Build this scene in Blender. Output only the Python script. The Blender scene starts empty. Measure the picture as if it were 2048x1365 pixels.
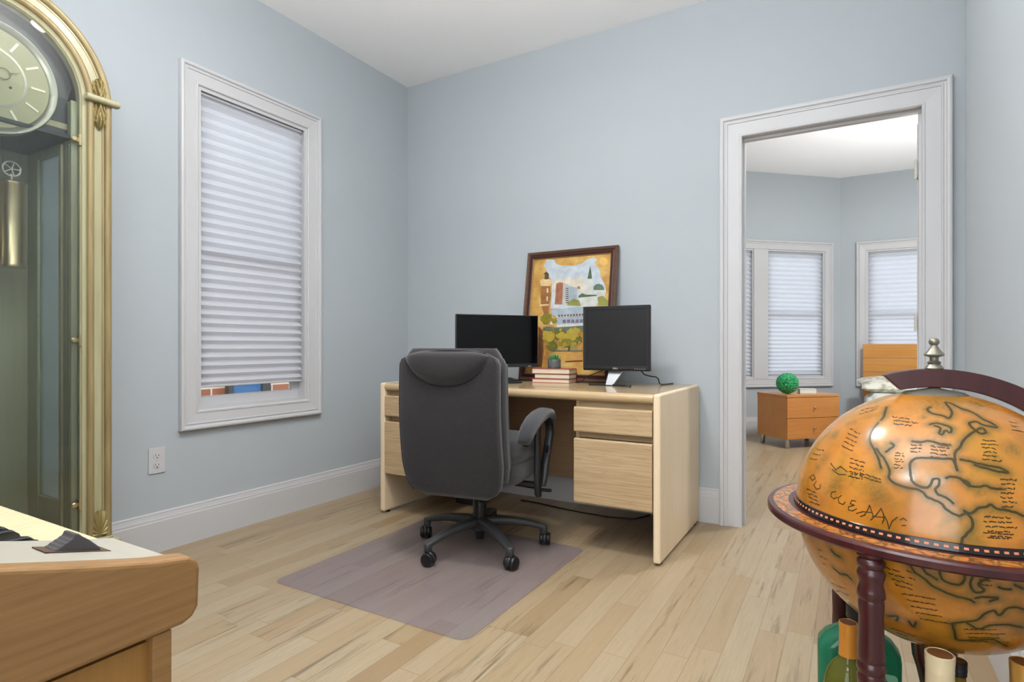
import bpy, bmesh, math, random
from mathutils import Vector, Matrix, noise as mnoise
PI=math.pi
random.seed(11)
SC=bpy.context.scene; COL=SC.collection

# ------------------------------------------------------------------ materials
def lin(c):
    c=c/255.
    return c/12.92 if c<=.04045 else ((c+.055)/1.055)**2.4
def rgb(r,g,b): return (lin(r),lin(g),lin(b),1)
class NT:
    def __init__(s,name):
        s.m=bpy.data.materials.new(name); s.m.use_nodes=True; s.t=s.m.node_tree; s.t.nodes.clear()
        s.out=s.n('ShaderNodeOutputMaterial')
    def n(s,t,**k):
        x=s.t.nodes.new(t)
        for a,b in k.items(): setattr(x,a,b)
        return x
    def l(s,a,b): s.t.links.new(a,b)
    def setv(s,sock,v):
        if hasattr(v,'default_value') and hasattr(v,'links'): s.l(v,sock)
        else: sock.default_value=v
    def math(s,op,a,b=0.,c=0.,clamp=False):
        x=s.n('ShaderNodeMath',operation=op,use_clamp=clamp)
        s.setv(x.inputs[0],a); s.setv(x.inputs[1],b); s.setv(x.inputs[2],c)
        return x.outputs[0]
    def mix(s,f,a,b,mode='MIX'):
        x=s.n('ShaderNodeMix',data_type='RGBA',blend_type=mode)
        s.setv(x.inputs[0],f); s.setv(x.inputs[6],a); s.setv(x.inputs[7],b)
        return x.outputs[2]
    def comb(s,x,y,z):
        c=s.n('ShaderNodeCombineXYZ'); s.setv(c.inputs[0],x); s.setv(c.inputs[1],y); s.setv(c.inputs[2],z); return c.outputs[0]
    def noise(s,vec,scale,detail=3,rough=.5,col=False):
        x=s.n('ShaderNodeTexNoise'); s.setv(x.inputs['Vector'],vec); s.setv(x.inputs['Scale'],scale); x.inputs['Detail'].default_value=detail; x.inputs['Roughness'].default_value=rough
        return x.outputs['Color' if col else 'Fac']
    def white(s,vec):
        x=s.n('ShaderNodeTexWhiteNoise',noise_dimensions='3D'); s.setv(x.inputs['Vector'],vec); return x.outputs['Value']
    def mrange(s,v,a,b,c=0.,d=1.):
        x=s.n('ShaderNodeMapRange'); s.setv(x.inputs[0],v)
        for i,q in zip((1,2,3,4),(a,b,c,d)): x.inputs[i].default_value=q
        return x.outputs[0]
    def ramp(s,f,stops):
        x=s.n('ShaderNodeValToRGB'); e=x.color_ramp.elements
        while len(e)>1: e.remove(e[-1])
        e[0].position=stops[0][0]; e[0].color=stops[0][1]
        for p,c in stops[1:]:
            q=e.new(p); q.color=c
        s.setv(x.inputs[0],f); return x.outputs[0]
    def coord(s): return s.n('ShaderNodeTexCoord').outputs['Object']
    def mapping(s,vec,sc=(1,1,1),rot=(0,0,0)):
        x=s.n('ShaderNodeMapping'); s.setv(x.inputs[0],vec); x.inputs['Scale'].default_value=sc; x.inputs['Rotation'].default_value=rot; return x.outputs[0]
    def bump(s,h,st,dist=.01):
        x=s.n('ShaderNodeBump'); s.setv(x.inputs['Height'],h); x.inputs['Strength'].default_value=st; x.inputs['Distance'].default_value=dist; return x.outputs[0]
    def bsdf(s,col,rough=.5,metal=0.,spec=.5,normal=None,coat=0.,coatr=.05,trans=0.,ior=1.45,sheen=0.):
        b=s.n('ShaderNodeBsdfPrincipled'); s.setv(b.inputs['Base Color'],col); s.setv(b.inputs['Roughness'],rough)
        s.setv(b.inputs['Metallic'],metal); b.inputs['Specular IOR Level'].default_value=spec; b.inputs['Coat Weight'].default_value=coat; b.inputs['Coat Roughness'].default_value=coatr
        b.inputs['Transmission Weight'].default_value=trans; b.inputs['IOR'].default_value=ior; b.inputs['Sheen Weight'].default_value=sheen
        if normal is not None: s.l(normal,b.inputs['Normal'])
        return b.outputs[0]
    def fin(s,sh): s.l(sh,s.out.inputs['Surface']); return s.m

def paint(name,c,rough=.6,bump=.0,scale=400,var=.03,spec=.3,metal=0.,coat=0.):
    t=NT(name); co=t.coord()
    n=t.noise(co,6,2)
    d=tuple(x*(1-var) for x in c[:3])+(1,); u=tuple(min(1,x*(1+var)) for x in c[:3])+(1,)
    col=t.mix(n,d,u)
    nm=None
    if bump: nm=t.bump(t.noise(co,scale,2),bump,.001)
    return t.fin(t.bsdf(col,rough,metal,spec,nm,coat))

def wood(name,c1,c2,axis=0,fine=90,rough=.4,coat=0.,rings=.5,contrast=1.,spec=.4):
    """c1 light, c2 grain; grain runs along the local axis"""
    t=NT(name); co=t.coord()
    sc=[fine]*3; sc[axis]=fine*.035
    g=t.noise(t.mapping(co,tuple(sc)),1,4,.6)
    sc2=[9.]*3; sc2[axis]=.9
    w=t.noise(t.mapping(co,tuple(sc2)),1,3,.55)
    ringv=t.math('ABSOLUTE',t.math('SINE',t.math('MULTIPLY',w,38.)))
    rr=t.mrange(ringv,0.,.35,1.,0.)
    f=t.math('ADD',t.math('MULTIPLY',t.mrange(g,.35,.7),.65*contrast),t.math('MULTIPLY',rr,rings*.5),clamp=True)
    col=t.mix(f,c1,c2)
    big=t.noise(t.mapping(co,tuple(.35*x for x in sc2)),3,2)
    col=t.mix(t.mrange(big,.3,.7,0,.25),col,c2)
    nm=t.bump(g,.08,.001)
    return t.fin(t.bsdf(col,rough,0,spec,nm,coat))

def mk_floor():
    t=NT('floor_boards'); co=t.coord(); s=t.n('ShaderNodeSeparateXYZ'); t.l(co,s.inputs[0])
    W=.083
    xr=t.math('DIVIDE',s.outputs[0],W); row=t.math('FLOOR',xr); fx=t.math('FRACT',xr)
    r1=t.white(t.comb(row,3.7,0.)); r2=t.white(t.comb(row,11.3,5.))
    L=t.math('MULTIPLY_ADD',r2,.7,.55)
    yr=t.math('DIVIDE',t.math('MULTIPLY_ADD',r1,9.,s.outputs[1]),L); cl=t.math('FLOOR',yr); fy=t.math('FRACT',yr)
    idv=t.comb(row,cl,0.); r3=t.white(idv); r4=t.white(t.comb(row,cl,7.7)); r5=t.white(t.comb(row,cl,17.1))
    base=t.ramp(r3,[(0,rgb(160,140,110)),(.25,rgb(166,148,120)),(.45,rgb(157,134,104)),(.6,rgb(169,154,128)),(.8,rgb(162,143,115)),(.93,rgb(149,126,95)),(1,rgb(166,150,125))])
    vec=t.comb(t.math('MULTIPLY_ADD',r4,31.,s.outputs[0]),t.math('MULTIPLY_ADD',r3,17.,s.outputs[1]),0.)
    g=t.noise(t.mapping(vec,(130,4.5,1)),1,4,.6)
    g2=t.noise(t.mapping(vec,(26,1.3,1)),1,4,.6)
    col=t.mix(t.mrange(g,.35,.75,0,.22),base,rgb(132,102,70))
    wav=t.math('ABSOLUTE',t.math('SINE',t.math('MULTIPLY',g2,24.)))
    col=t.mix(t.mrange(wav,0,.3,.2,0.),col,rgb(134,103,70))
    st=t.noise(t.mapping(vec,(38,2.2,1)),1,5,.62)
    thr=t.math('MULTIPLY',t.mrange(st,.55,.66),t.mrange(r5,.38,.72))
    col=t.mix(t.math('MULTIPLY',thr,.62),col,rgb(88,74,54))
    gx=t.math('MINIMUM',fx,t.math('SUBTRACT',1.,fx)); gy=t.math('MULTIPLY',t.math('MINIMUM',fy,t.math('SUBTRACT',1.,fy)),L)
    gap=t.math('MAXIMUM',t.mrange(gx,.006,.022,1.,0.),t.mrange(gy,.0006,.002,1.,0.))
    col=t.mix(t.math('MULTIPLY',gap,.38),col,rgb(92,68,44))
    nm=t.bump(t.math('SUBTRACT',t.math('MULTIPLY',g,.15),gap),.12,.0015)
    return t.fin(t.bsdf(col,t.mrange(g2,.3,.7,.30,.40),0,.42,nm))

def glass(name,tint=(1,1,1,1),refl=.08,rough=.0):
    t=NT(name); tr=t.n('ShaderNodeBsdfTransparent'); tr.inputs[0].default_value=tint
    gl=t.n('ShaderNodeBsdfGlossy'); gl.inputs['Roughness'].default_value=rough
    fr=t.n('ShaderNodeFresnel'); fr.inputs[0].default_value=1.5
    f=t.math('MULTIPLY_ADD',fr.outputs[0],1.,refl-.04,clamp=True)
    mx=t.n('ShaderNodeMixShader'); t.l(f,mx.inputs[0]); t.l(tr.outputs[0],mx.inputs[1]); t.l(gl.outputs[0],mx.inputs[2])
    return t.fin(mx.outputs[0])

def shade_mat():
    t=NT('pleated_fabric'); co=t.coord()
    n=t.noise(t.mapping(co,(60,60,400)),1,3)
    c=t.mix(n,rgb(204,205,210),rgb(216,218,224))
    d=t.n('ShaderNodeBsdfDiffuse'); t.l(c,d.inputs[0]); tr=t.n('ShaderNodeBsdfTranslucent'); tr.inputs[0].default_value=rgb(240,244,252)
    mx=t.n('ShaderNodeMixShader'); mx.inputs[0].default_value=.36; t.l(d.outputs[0],mx.inputs[1]); t.l(tr.outputs[0],mx.inputs[2])
    return t.fin(mx.outputs[0])

def fabric(name,c,c2,scale=420,rough=.95):
    t=NT(name); co=t.coord()
    v=t.n('ShaderNodeTexVoronoi'); t.l(t.mapping(co,(1,1,1),(.5,.3,.78)),v.inputs['Vector']); v.inputs['Scale'].default_value=scale
    f=t.mrange(v.outputs['Distance'],.1,.6)
    col=t.mix(f,c2,c); col=t.mix(t.mrange(t.noise(co,5,3),.35,.7,0,.5),col,c)
    return t.fin(t.bsdf(col,rough,0,.2,t.bump(f,.5,.0015),sheen=.3))

def carved(name,c,c2,rough=.4,metal=.0):
    t=NT(name); co=t.coord(); n=t.noise(t.mapping(co,(50,50,4)),1,4)
    col=t.mix(t.mrange(n,.3,.75),c,c2)
    return t.fin(t.bsdf(col,rough,metal,.5,t.bump(n,.05,.001),coat=.15,coatr=.2))

M={}
M['wall']=paint('pale_blue_paint',rgb(178,185,190),.75,.06,700,.01)
M['white']=paint('white_trim_paint',rgb(198,198,200),.38,0,1,.01,.45)
M['ceil']=paint('ceiling_paint',rgb(249,249,250),.85,.04,600,.01)
M['floor']=mk_floor()
M['oak']=wood('light_oak',rgb(196,172,136),rgb(154,124,88),0,150,.42,.1,.35)
M['oaktop']=wood('light_oak_top',rgb(196,172,134),rgb(168,140,102),0,130,.22,.35,.15,.7)
M['oakv']=wood('side_lit_oak',rgb(236,216,184),rgb(212,188,152),2,110,.42,.1,.12,.6)  # paler than the other oak; side light on the desk ends is painted in
M['oakdark']=wood('oak_back_panel',rgb(178,146,114),rgb(140,110,82),0,110,.5,0,.2,.6)
M['fab']=fabric('charcoal_weave',rgb(48,45,47),rgb(20,18,20),260)
M['fab2']=fabric('charcoal_side_weave',rgb(62,62,65),rgb(34,34,37),420)
M['piping']=paint('black_piping',rgb(42,40,44),.8)
M['plast']=paint('black_plastic',rgb(38,38,40),.38,.02,300,.05,.5)
M['plastd']=paint('deep_black_plastic',rgb(24,24,26),.35,0,1,.05,.5)
M['arm_grey']=paint('dark_grey_plastic',rgb(56,56,57),.42,.02,300,.05,.5)
M['screen']=paint('screen_black',rgb(6,6,7),.10,0,1,0,.4)
M['screen2']=paint('screen_matte_grey',rgb(34,34,36),.4,0,1,.02,.4)
M['silver']=paint('silver_metal',rgb(175,178,182),.3,0,1,.02,.5,.7)
M['steel']=paint('steel',rgb(190,190,188),.25,0,1,.02,.5,1.)
M['lightmetal']=paint('satin_metal',rgb(205,203,195),.4,0,1,.02,.5,.2)
M['clockpanel']=carved('pale_gold_panel',rgb(168,164,132),rgb(154,148,114))
M['clockbead']=carved('bronze_gold_moulding',rgb(156,140,98),rgb(132,114,78),.38,.15)
M['clockorn']=carved('antique_gold_carving',rgb(160,144,92),rgb(118,102,60),.42,.25)
M['clockdark']=wood('olive_dark_wood',rgb(182,186,156),rgb(160,164,136),2,60,.5,0,.1,.5)
M['clockblack']=paint('dark_slate_board',rgb(62,66,68),.4,0,1,.04,.4)
M['dial']=paint('olive_dial',rgb(176,174,142),.6,.3,900,.06)
M['dialring']=paint('dial_ring',rgb(120,118,100),.35,0,1,.03,.5,.35)
M['dialbezel']=paint('dial_bezel',rgb(150,150,136),.28,0,1,.03,.5,.5)
M['marker']=paint('pale_marker',rgb(236,234,214),.4,0,1,.02,.5)
M['brass']=paint('brushed_brass',rgb(190,176,138),.28,0,1,.04,.5,.9)
M['clockglass']=glass('clear_door_glass',(.97,.985,.975,1),.05)
t=NT('reflection_tinted_glass'); tr=t.n('ShaderNodeBsdfTransparent'); tr.inputs[0].default_value=(.93,.97,.97,1)
mx=t.n('ShaderNodeMixShader'); mx.inputs[0].default_value=.5; t.l(tr.outputs[0],mx.inputs[1]); t.l(t.bsdf(rgb(214,232,238),.12,0,.5),mx.inputs[2]); M['sideglass']=t.fin(mx.outputs[0])  # pale blue diffuse mixed in stands in for a bright reflection on the pane
M['pane']=glass('window_glass',(.97,.98,.98,1),.05)
M['mat']=None
t=NT('clear_vinyl_mat'); tr=t.n('ShaderNodeBsdfTransparent'); tr.inputs[0].default_value=(.97,.95,.97,1)
bs=t.bsdf(t.mix(t.noise(t.coord(),2.2,2),rgb(164,148,156),rgb(150,150,152)),.28,0,.5)
mx=t.n('ShaderNodeMixShader'); mx.inputs[0].default_value=.28; t.l(tr.outputs[0],mx.inputs[1]); t.l(bs,mx.inputs[2]); M['mat']=t.fin(mx.outputs[0])
M['shade']=shade_mat()
M['pianowood']=wood('piano_cherry',rgb(146,110,68),rgb(112,80,44),1,150,.45,.05,.12,.8)
M['pianotop']=wood('piano_light_top',rgb(196,166,124),rgb(178,146,102),1,120,.4,.05,.1,.5)
M['pianodark']=wood('piano_leg_wood',rgb(160,118,62),rgb(128,88,40),2,110,.5,0,.1,.6)
M['greybeige']=paint('grey_beige_plastic',rgb(158,153,140),.5,0,1,.02,.4)
M['ivory']=paint('ivory_key',rgb(206,196,158),.3,0,1,.01,.5)
M['ebony']=paint('black_key',rgb(34,34,38),.25,0,1,.02,.5)
M['wheel']=paint('dark_rubber',rgb(72,68,70),.55,0,1,.03,.4)
M['slot']=paint('brown_slot',rgb(84,66,52),.7)
M['maroon']=carved('maroon_lacquer',rgb(66,24,26),rgb(42,14,17),.28)
M['antique']=paint('antique_metal',rgb(128,124,112),.38,0,1,.15,.5,.7)
M['red']=paint('red_cover',rgb(170,50,44),.5)
M['pages']=wood('book_pages',rgb(222,208,184),rgb(196,180,152),0,300,.8,0,0,.6)
M['potgrey']=None
t=NT('speckled_pot'); co=t.coord(); v=t.noise(co,420,2,.7); M['potgrey']=t.fin(t.bsdf(t.mix(t.mrange(v,.5,.66),rgb(62,66,68),rgb(150,156,158)),.4,0,.5))
M['leaf']=paint('succulent_green',rgb(70,142,84),.5,0,1,.25)
M['soil']=paint('dark_soil',rgb(50,40,32),.9)
M['cherry']=wood('cherry_veneer',rgb(204,142,80),rgb(176,106,50),0,90,.35,.15,.25,.7)
M['cherryh']=wood('headboard_veneer',rgb(206,148,72),rgb(180,112,46),0,60,.4,.1,.35,.8)
M['linen']=paint('pale_linen',rgb(214,217,208),.9,.3,300,.05)
M['pillow']=None
t=NT('patterned_pillow'); co=t.coord(); v=t.noise(co,16,4); M['pillow']=t.fin(t.bsdf(t.mix(t.mrange(v,.45,.62),rgb(216,214,202),rgb(170,166,148)),.9,0,.2,t.bump(v,.5,.01)))
t=NT('green_leaf_ball'); co=t.coord(); v=t.n('ShaderNodeTexVoronoi'); t.l(co,v.inputs['Vector']); v.inputs['Scale'].default_value=70
M['greenball']=t.fin(t.bsdf(t.mix(t.mrange(v.outputs['Distance'],.1,.7),rgb(8,78,44),rgb(46,168,100)),.28,0,.5,t.bump(v.outputs['Distance'],.8,.004)))
M['foil_orange']=paint('orange_foil',rgb(202,134,52),.32,0,1,.03,.5,.3)
M['foil_cream']=paint('cream_foil',rgb(196,180,146),.4,0,1,.02,.5,.1)
M['foil_gold']=paint('gold_foil',rgb(176,134,66),.32,0,1,.04,.5,.4)
M['cork']=paint('cap_brown',rgb(110,70,40),.5)
M['label_orange']=paint('orange_label',rgb(206,140,30),.6)
M['label_green']=paint('pale_green_label',rgb(128,184,148),.6)
M['label_yellow']=paint('yellow_label',rgb(220,190,80),.6)
def bottle_glass(name,c):
    t=NT(name); b=t.bsdf(c,.03,0,.5,None,0,.05,1.,1.2)
    tr=t.n('ShaderNodeBsdfTransparent'); tr.inputs[0].default_value=tuple(x for x in c)
    mx=t.n('ShaderNodeMixShader'); mx.inputs[0].default_value=.55; t.l(tr.outputs[0],mx.inputs[1])
    d=t.bsdf(tuple(x*.5 for x in c[:3])+(1,),.05,0,.6)
    t.l(d,mx.inputs[2]); return t.fin(mx.outputs[0])
M['gl_olive']=bottle_glass('olive_glass',rgb(150,150,60))
M['gl_green']=bottle_glass('green_glass',rgb(70,180,140))
M['gl_amber']=bottle_glass('amber_glass',rgb(170,140,50))
M['brick']=None
t=NT('brick'); b=t.n('ShaderNodeTexBrick'); t.l(t.mapping(t.coord(),(1,1,1),(0,PI/2,0)),b.inputs['Vector'])
mp=t.n('ShaderNodeSeparateXYZ'); t.l(t.coord(),mp.inputs[0]); t.l(t.comb(mp.outputs[1],mp.outputs[2],0.),b.inputs['Vector'])
b.inputs['Color1'].default_value=rgb(176,110,80); b.inputs['Color2'].default_value=rgb(150,96,74); b.inputs['Mortar'].default_value=rgb(226,214,200); b.inputs['Scale'].default_value=1; b.inputs['Brick Width'].default_value=.21; b.inputs['Row Height'].default_value=.075; b.inputs['Mortar Size'].default_value=.008
M['brick']=t.fin(t.bsdf(b.outputs[0],.85))
M['bluedoor']=paint('blue_paint',rgb(60,110,160),.5)
M['ground']=paint('pale_concrete',rgb(180,176,170),.9)
M['textwhite']=paint('white_print',rgb(205,205,205),.5)
M['textgreen']=paint('dark_print',rgb(28,60,42),.5)

# ------------------------------------------------------------------ mesh builder
class MB:
    def __init__(s): s.v=[]; s.f=[]; s.mi=[]
    def add(s,vs,fs,mi=0,mat=None):
        o=len(s.v)
        s.v+= [tuple(mat@Vector(p)) for p in vs] if mat is not None else [tuple(p) for p in vs]
        for f in fs: s.f.append(tuple(i+o for i in f)); s.mi.append(mi)
        return s
    def box(s,x0,x1,y0,y1,z0,z1,mi=0,mat=None):
        vs=[(x,y,z) for z in (z0,z1) for y in (y0,y1) for x in (x0,x1)]
        return s.add(vs,[(0,2,3,1),(4,5,7,6),(0,1,5,4),(2,6,7,3),(0,4,6,2),(1,3,7,5)],mi,mat)
    def prism(s,poly,a0,a1,axis=2,mi=0,mat=None):
        """poly 2d extruded along axis; axis 0: poly=(y,z); 1: (x,z); 2: (x,y)"""
        n=len(poly)
        def P(p,a): return {0:(a,p[0],p[1]),1:(p[0],a,p[1]),2:(p[0],p[1],a)}[axis]
        vs=[P(p,a0) for p in poly]+[P(p,a1) for p in poly]
        fs=[(i,(i+1)%n,(i+1)%n+n,i+n) for i in range(n)]+[tuple(range(n))[::-1],tuple(range(n,2*n))]
        return s.add(vs,fs,mi,mat)
    def grid(s,fn,nu,nv,cu=False,cv=False,mi=0,mat=None):
        vs=[fn(i/(nu if cu else nu-1),j/(nv if cv else nv-1)) for i in range(nu) for j in range(nv)]
        fs=[]
        for i in range(nu if cu else nu-1):
            for j in range(nv if cv else nv-1):
                a=i*nv+j; b=((i+1)%nu)*nv+j; c=((i+1)%nu)*nv+(j+1)%nv; d=i*nv+(j+1)%nv
                fs.append((a,b,c,d))
        return s.add(vs,fs,mi,mat)
    def lathe(s,prof,c=(0,0,0),n=32,mi=0,mat=None,cap=True,sy=1.):
        """prof [(r,z)]"""
        vs=[];fs=[]
        for r,z in prof:
            for j in range(n):
                a=2*PI*j/n; vs.append((c[0]+r*math.cos(a),c[1]+r*sy*math.sin(a),c[2]+z))
        for i in range(len(prof)-1):
            for j in range(n): fs.append((i*n+j,i*n+(j+1)%n,(i+1)*n+(j+1)%n,(i+1)*n+j))
        if cap:
            fs.append(tuple(range(n))[::-1]); k=(len(prof)-1)*n; fs.append(tuple(range(k,k+n)))
        return s.add(vs,fs,mi,mat)
    def tube(s,path,r,n=10,closed=False,mi=0,mat=None,flat=1.,up=None):
        P=[Vector(p) for p in path]; m=len(P); vs=[]; prev=None
        for i,p in enumerate(P):
            a=P[(i-1)%m] if (closed or i>0) else p; b=P[(i+1)%m] if (closed or i<m-1) else p
            t=(b-a).normalized()
            if up is not None: N=Vector(up)
            elif prev is None: N=Vector((0,0,1)) if abs(t.z)<.9 else Vector((1,0,0))
            else: N=prev
            N=(N-t*N.dot(t)).normalized(); B=t.cross(N); prev=N
            ri=r[i] if isinstance(r,(list,tuple)) else r
            for j in range(n):
                q=2*PI*j/n; vs.append(tuple(p+N*ri*math.cos(q)+B*ri*flat*math.sin(q)))
        fs=[]
        for i in range(m if closed else m-1):
            for j in range(n): fs.append((i*n+j,i*n+(j+1)%n,((i+1)%m)*n+(j+1)%n,((i+1)%m)*n+j))
        if not closed: fs+= [tuple(range(n))[::-1],tuple(range((m-1)*n,m*n))]
        return s.add(vs,fs,mi,mat)
    def loft(s,rings,mi=0,mat=None,cap=True):
        n=len(rings[0]); vs=[p for r in rings for p in r]; fs=[]
        for i in range(len(rings)-1):
            for j in range(n): fs.append((i*n+j,i*n+(j+1)%n,(i+1)*n+(j+1)%n,(i+1)*n+j))
        if cap: fs+=[tuple(range(n))[::-1],tuple(range((len(rings)-1)*n,len(rings)*n))]
        return s.add(vs,fs,mi,mat)
    def build(s,name,mats,parent=None,smooth=False,bevel=0,seg=2,world=False,sub=0):
        if not isinstance(mats,(list,tuple)): mats=[mats]
        vs=s.v
        if world and parent is not None:
            inv=wm(parent).inverted(); vs=[tuple(inv@Vector(p)) for p in vs]
        me=bpy.data.meshes.new(name); me.from_pydata(vs,[],s.f)
        for m in mats: me.materials.append(m)
        me.polygons.foreach_set('material_index',s.mi)
        bm=bmesh.new(); bm.from_mesh(me); bmesh.ops.recalc_face_normals(bm,faces=bm.faces[:]); bm.to_mesh(me); bm.free()
        o=bpy.data.objects.new(name,me); COL.objects.link(o)
        if parent is not None:
            o.parent=parent
            if parent.name in WM: WM[o.name]=WM[parent.name]
        if bevel:
            b=o.modifiers.new('bevel','BEVEL'); b.width=bevel; b.segments=seg; b.limit_method='ANGLE'; b.angle_limit=math.radians(35)
        if sub:
            q=o.modifiers.new('sub','SUBSURF'); q.levels=sub; q.render_levels=sub
        if smooth:
            me.polygons.foreach_set('use_smooth',[True]*len(me.polygons))
            if smooth!='all':
                try: me.set_sharp_from_angle(angle=math.radians(40))
                except Exception: pass
        return o
WM={}
def wm(o): return WM.get(o.name,Matrix.Identity(4))
def thing(name,label,cat,loc=(0,0,0),rz=0,group=None):
    o=bpy.data.objects.new(name,None); COL.objects.link(o); o.location=loc; o.rotation_euler=(0,0,rz); o.empty_display_size=.05
    o['label']=label; o['category']=cat
    if group: o['group']=group
    WM[o.name]=Matrix.Translation(loc)@Matrix.Rotation(rz,4,'Z')
    return o
def tag(o,label,cat,group=None):
    o['label']=label; o['category']=cat
    if group: o['group']=group
    return o
def struct(o,label=None):
    o['kind']='structure'
    return o
def rrect(x0,x1,y0,y1,r,n=5):
    out=[]
    for cx,cy,a in ((x1-r,y1-r,0),(x0+r,y1-r,90),(x0+r,y0+r,180),(x1-r,y0+r,270)):
        for i in range(n+1):
            q=math.radians(a+90*i/n); out.append((cx+r*math.cos(q),cy+r*math.sin(q)))
    return out
def sell(w,d,e=3.,n=40,cx=0,cy=0,z=0):
    out=[]
    for j in range(n):
        a=2*PI*j/n; c,s_=math.cos(a),math.sin(a)
        out.append((cx+w*math.copysign(abs(c)**(2/e),c),cy+d*math.copysign(abs(s_)**(2/e),s_),z))
    return out

# ------------------------------------------------------------------ room shell
H=2.905
def wall(name,ox,oy,ang,L,h,holes,th=.12,mat='wall',z0=0.):
    """local x along wall, local +y outwards; holes (x0,x1,z0,z1)"""
    b=MB(); xs=sorted({0.,L}|{a for q in holes for a in q[:2]}); zs=sorted({z0,h}|{a for q in holes for a in q[2:]})
    for i in range(len(xs)-1):
        for j in range(len(zs)-1):
            cx=(xs[i]+xs[i+1])/2; cz=(zs[j]+zs[j+1])/2
            if any(q[0]<cx<q[1] and q[2]<cz<q[3] for q in holes): continue
            b.box(xs[i],xs[i+1],0,th,zs[j],zs[j+1])
    o=struct(b.build(name,M[mat])); o.location=(ox,oy,0); o.rotation_euler=(0,0,ang); WM[o.name]=Matrix.Translation((ox,oy,0))@Matrix.Rotation(ang,4,'Z')
    bm=bmesh.new(); bm.from_mesh(o.data); bmesh.ops.remove_doubles(bm,verts=bm.verts,dist=1e-5); bm.to_mesh(o.data); bm.free()
    return o
RY=-3.47; RX=3.235; JY=-.54
BA=math.radians(43)
BP=Vector((1.85,3.45,0)); BD=Vector((math.cos(BA),math.sin(BA),0))
BL=1.236
BX0=1.85-BD.x*1.0; BY0=3.45-BD.y*1.0; CX=1.85+BD.x*BL; CY=3.45+BD.y*BL
fl=MB().box(-.12,5.6,-6.6,4.6,-.05,0); struct(fl.build('floor',M['floor']))
MB_ceil=MB().box(-.12,5.6,-6.6,4.6,H,H+.05); struct(MB_ceil.build('ceiling',M['ceil']))
W_A=wall('wall_left',0,RY-.12,PI/2,-RY+.24,H,[(-1.607-(RY-.12),-.927-(RY-.12),.655,2.295)])
W_B=wall('wall_back',0,0,0,5.5,H,[(2.318,3.161,0,2.133)])
wall('wall_right',RX+.0,JY,-PI/2,-(RY-.12)+JY+.0,H,[])
wall('wall_recess',3.30,0,-PI/2,-JY-.06,H,[])
b=MB().box(RX,3.31,JY-.001,JY+.06,0,H); struct(b.build('wall_corner',M['wall']))
W_R=wall('wall_rear',3.355,RY,PI,3.355,H,[(.165,.955,0,2.1)])
# room behind the rear doorway
b=MB(); b.box(1.1,1.2,-6.5,RY-.12,0,H); struct(b.build('wall_hall_left',M['wall']))
b=MB(); b.box(4.5,4.6,-6.5,RY-.12,0,H); struct(b.build('wall_hall_right',M['wall']))
b=MB(); b.box(1.1,4.6,-6.6,-6.5,0,H); struct(b.build('wall_hall_end',M['wall']))
# bedroom
W_BAY=wall('wall_bay',BX0,BY0,BA,1.0+BL,H,[(1-.62,1+.11,.62,2.05),(1+.274,1+1.02,.62,2.05)])
W_C=wall('wall_far',CX,CY,0,5.5-CX,H,[(3.011-CX,3.80-CX,.62,2.05)])
b=MB(); b.box(BX0-.12,BX0,.12,BY0+.05,0,H); struct(b.build('wall_bedroom_left',M['wall']))
b=MB(); b.box(5.4,5.5,.12,CY+.12,0,H); struct(b.build('wall_bedroom_right',M['wall']))

def sweep_rect(b,prof,x0,x1,z0,z1,mat=None,open_bottom=False):
    """prof: [(d,y)] d = distance outward from the rectangle, y = depth (negative = into the room); mitred"""
    def pt(k,d,y):
        if k==0: return (x0-d,y,(z0 if open_bottom else z0-d))
        if k==1: return (x0-d,y,z1+d)
        if k==2: return (x1+d,y,z1+d)
        return (x1+d,y,(z0 if open_bottom else z0-d))
    n=len(prof)
    rings=[[pt(k,d,y) for d,y in prof] for k in range(4)]
    segs=[(0,1),(1,2),(2,3)]+([] if open_bottom else [(3,0)])
    for a,c in segs:
        b.add(rings[a]+rings[c],[(i,(i+1)%n,(i+1)%n+n,i+n) for i in range(n)],0,mat)
    if open_bottom:
        b.add(rings[0],[tuple(range(n))],0,mat); b.add(rings[3],[tuple(range(n))],0,mat)
def casing_prof(w):
    return [(0,0),(0,-.014),(.004,-.018),(.012,-.018),(.014,-.015),(w*.62,-.019),(w*.64,-.024),(w*.70,-.024),(w*.73,-.020),(w*.78,-.022),(w*.82,-.030),(w*.9,-.032),(w*.97,-.030),(w,-.024),(w,0)]
def baseb(name,wallo,x0,x1,h=.19):
    b=MB(); pr=[(0,0),(-.016,0),(-.016,h-.045),(-.014,h-.04),(-.014,h-.032),(-.012,h-.026),(-.009,h-.012),(-.009,h-.004),(-.006,h),(0,h)]
    b.prism([(y,z) for y,z in pr],x0,x1,0)
    o=struct(b.build(name,M['white'])); o.matrix_world=wm(wallo); return o

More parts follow.
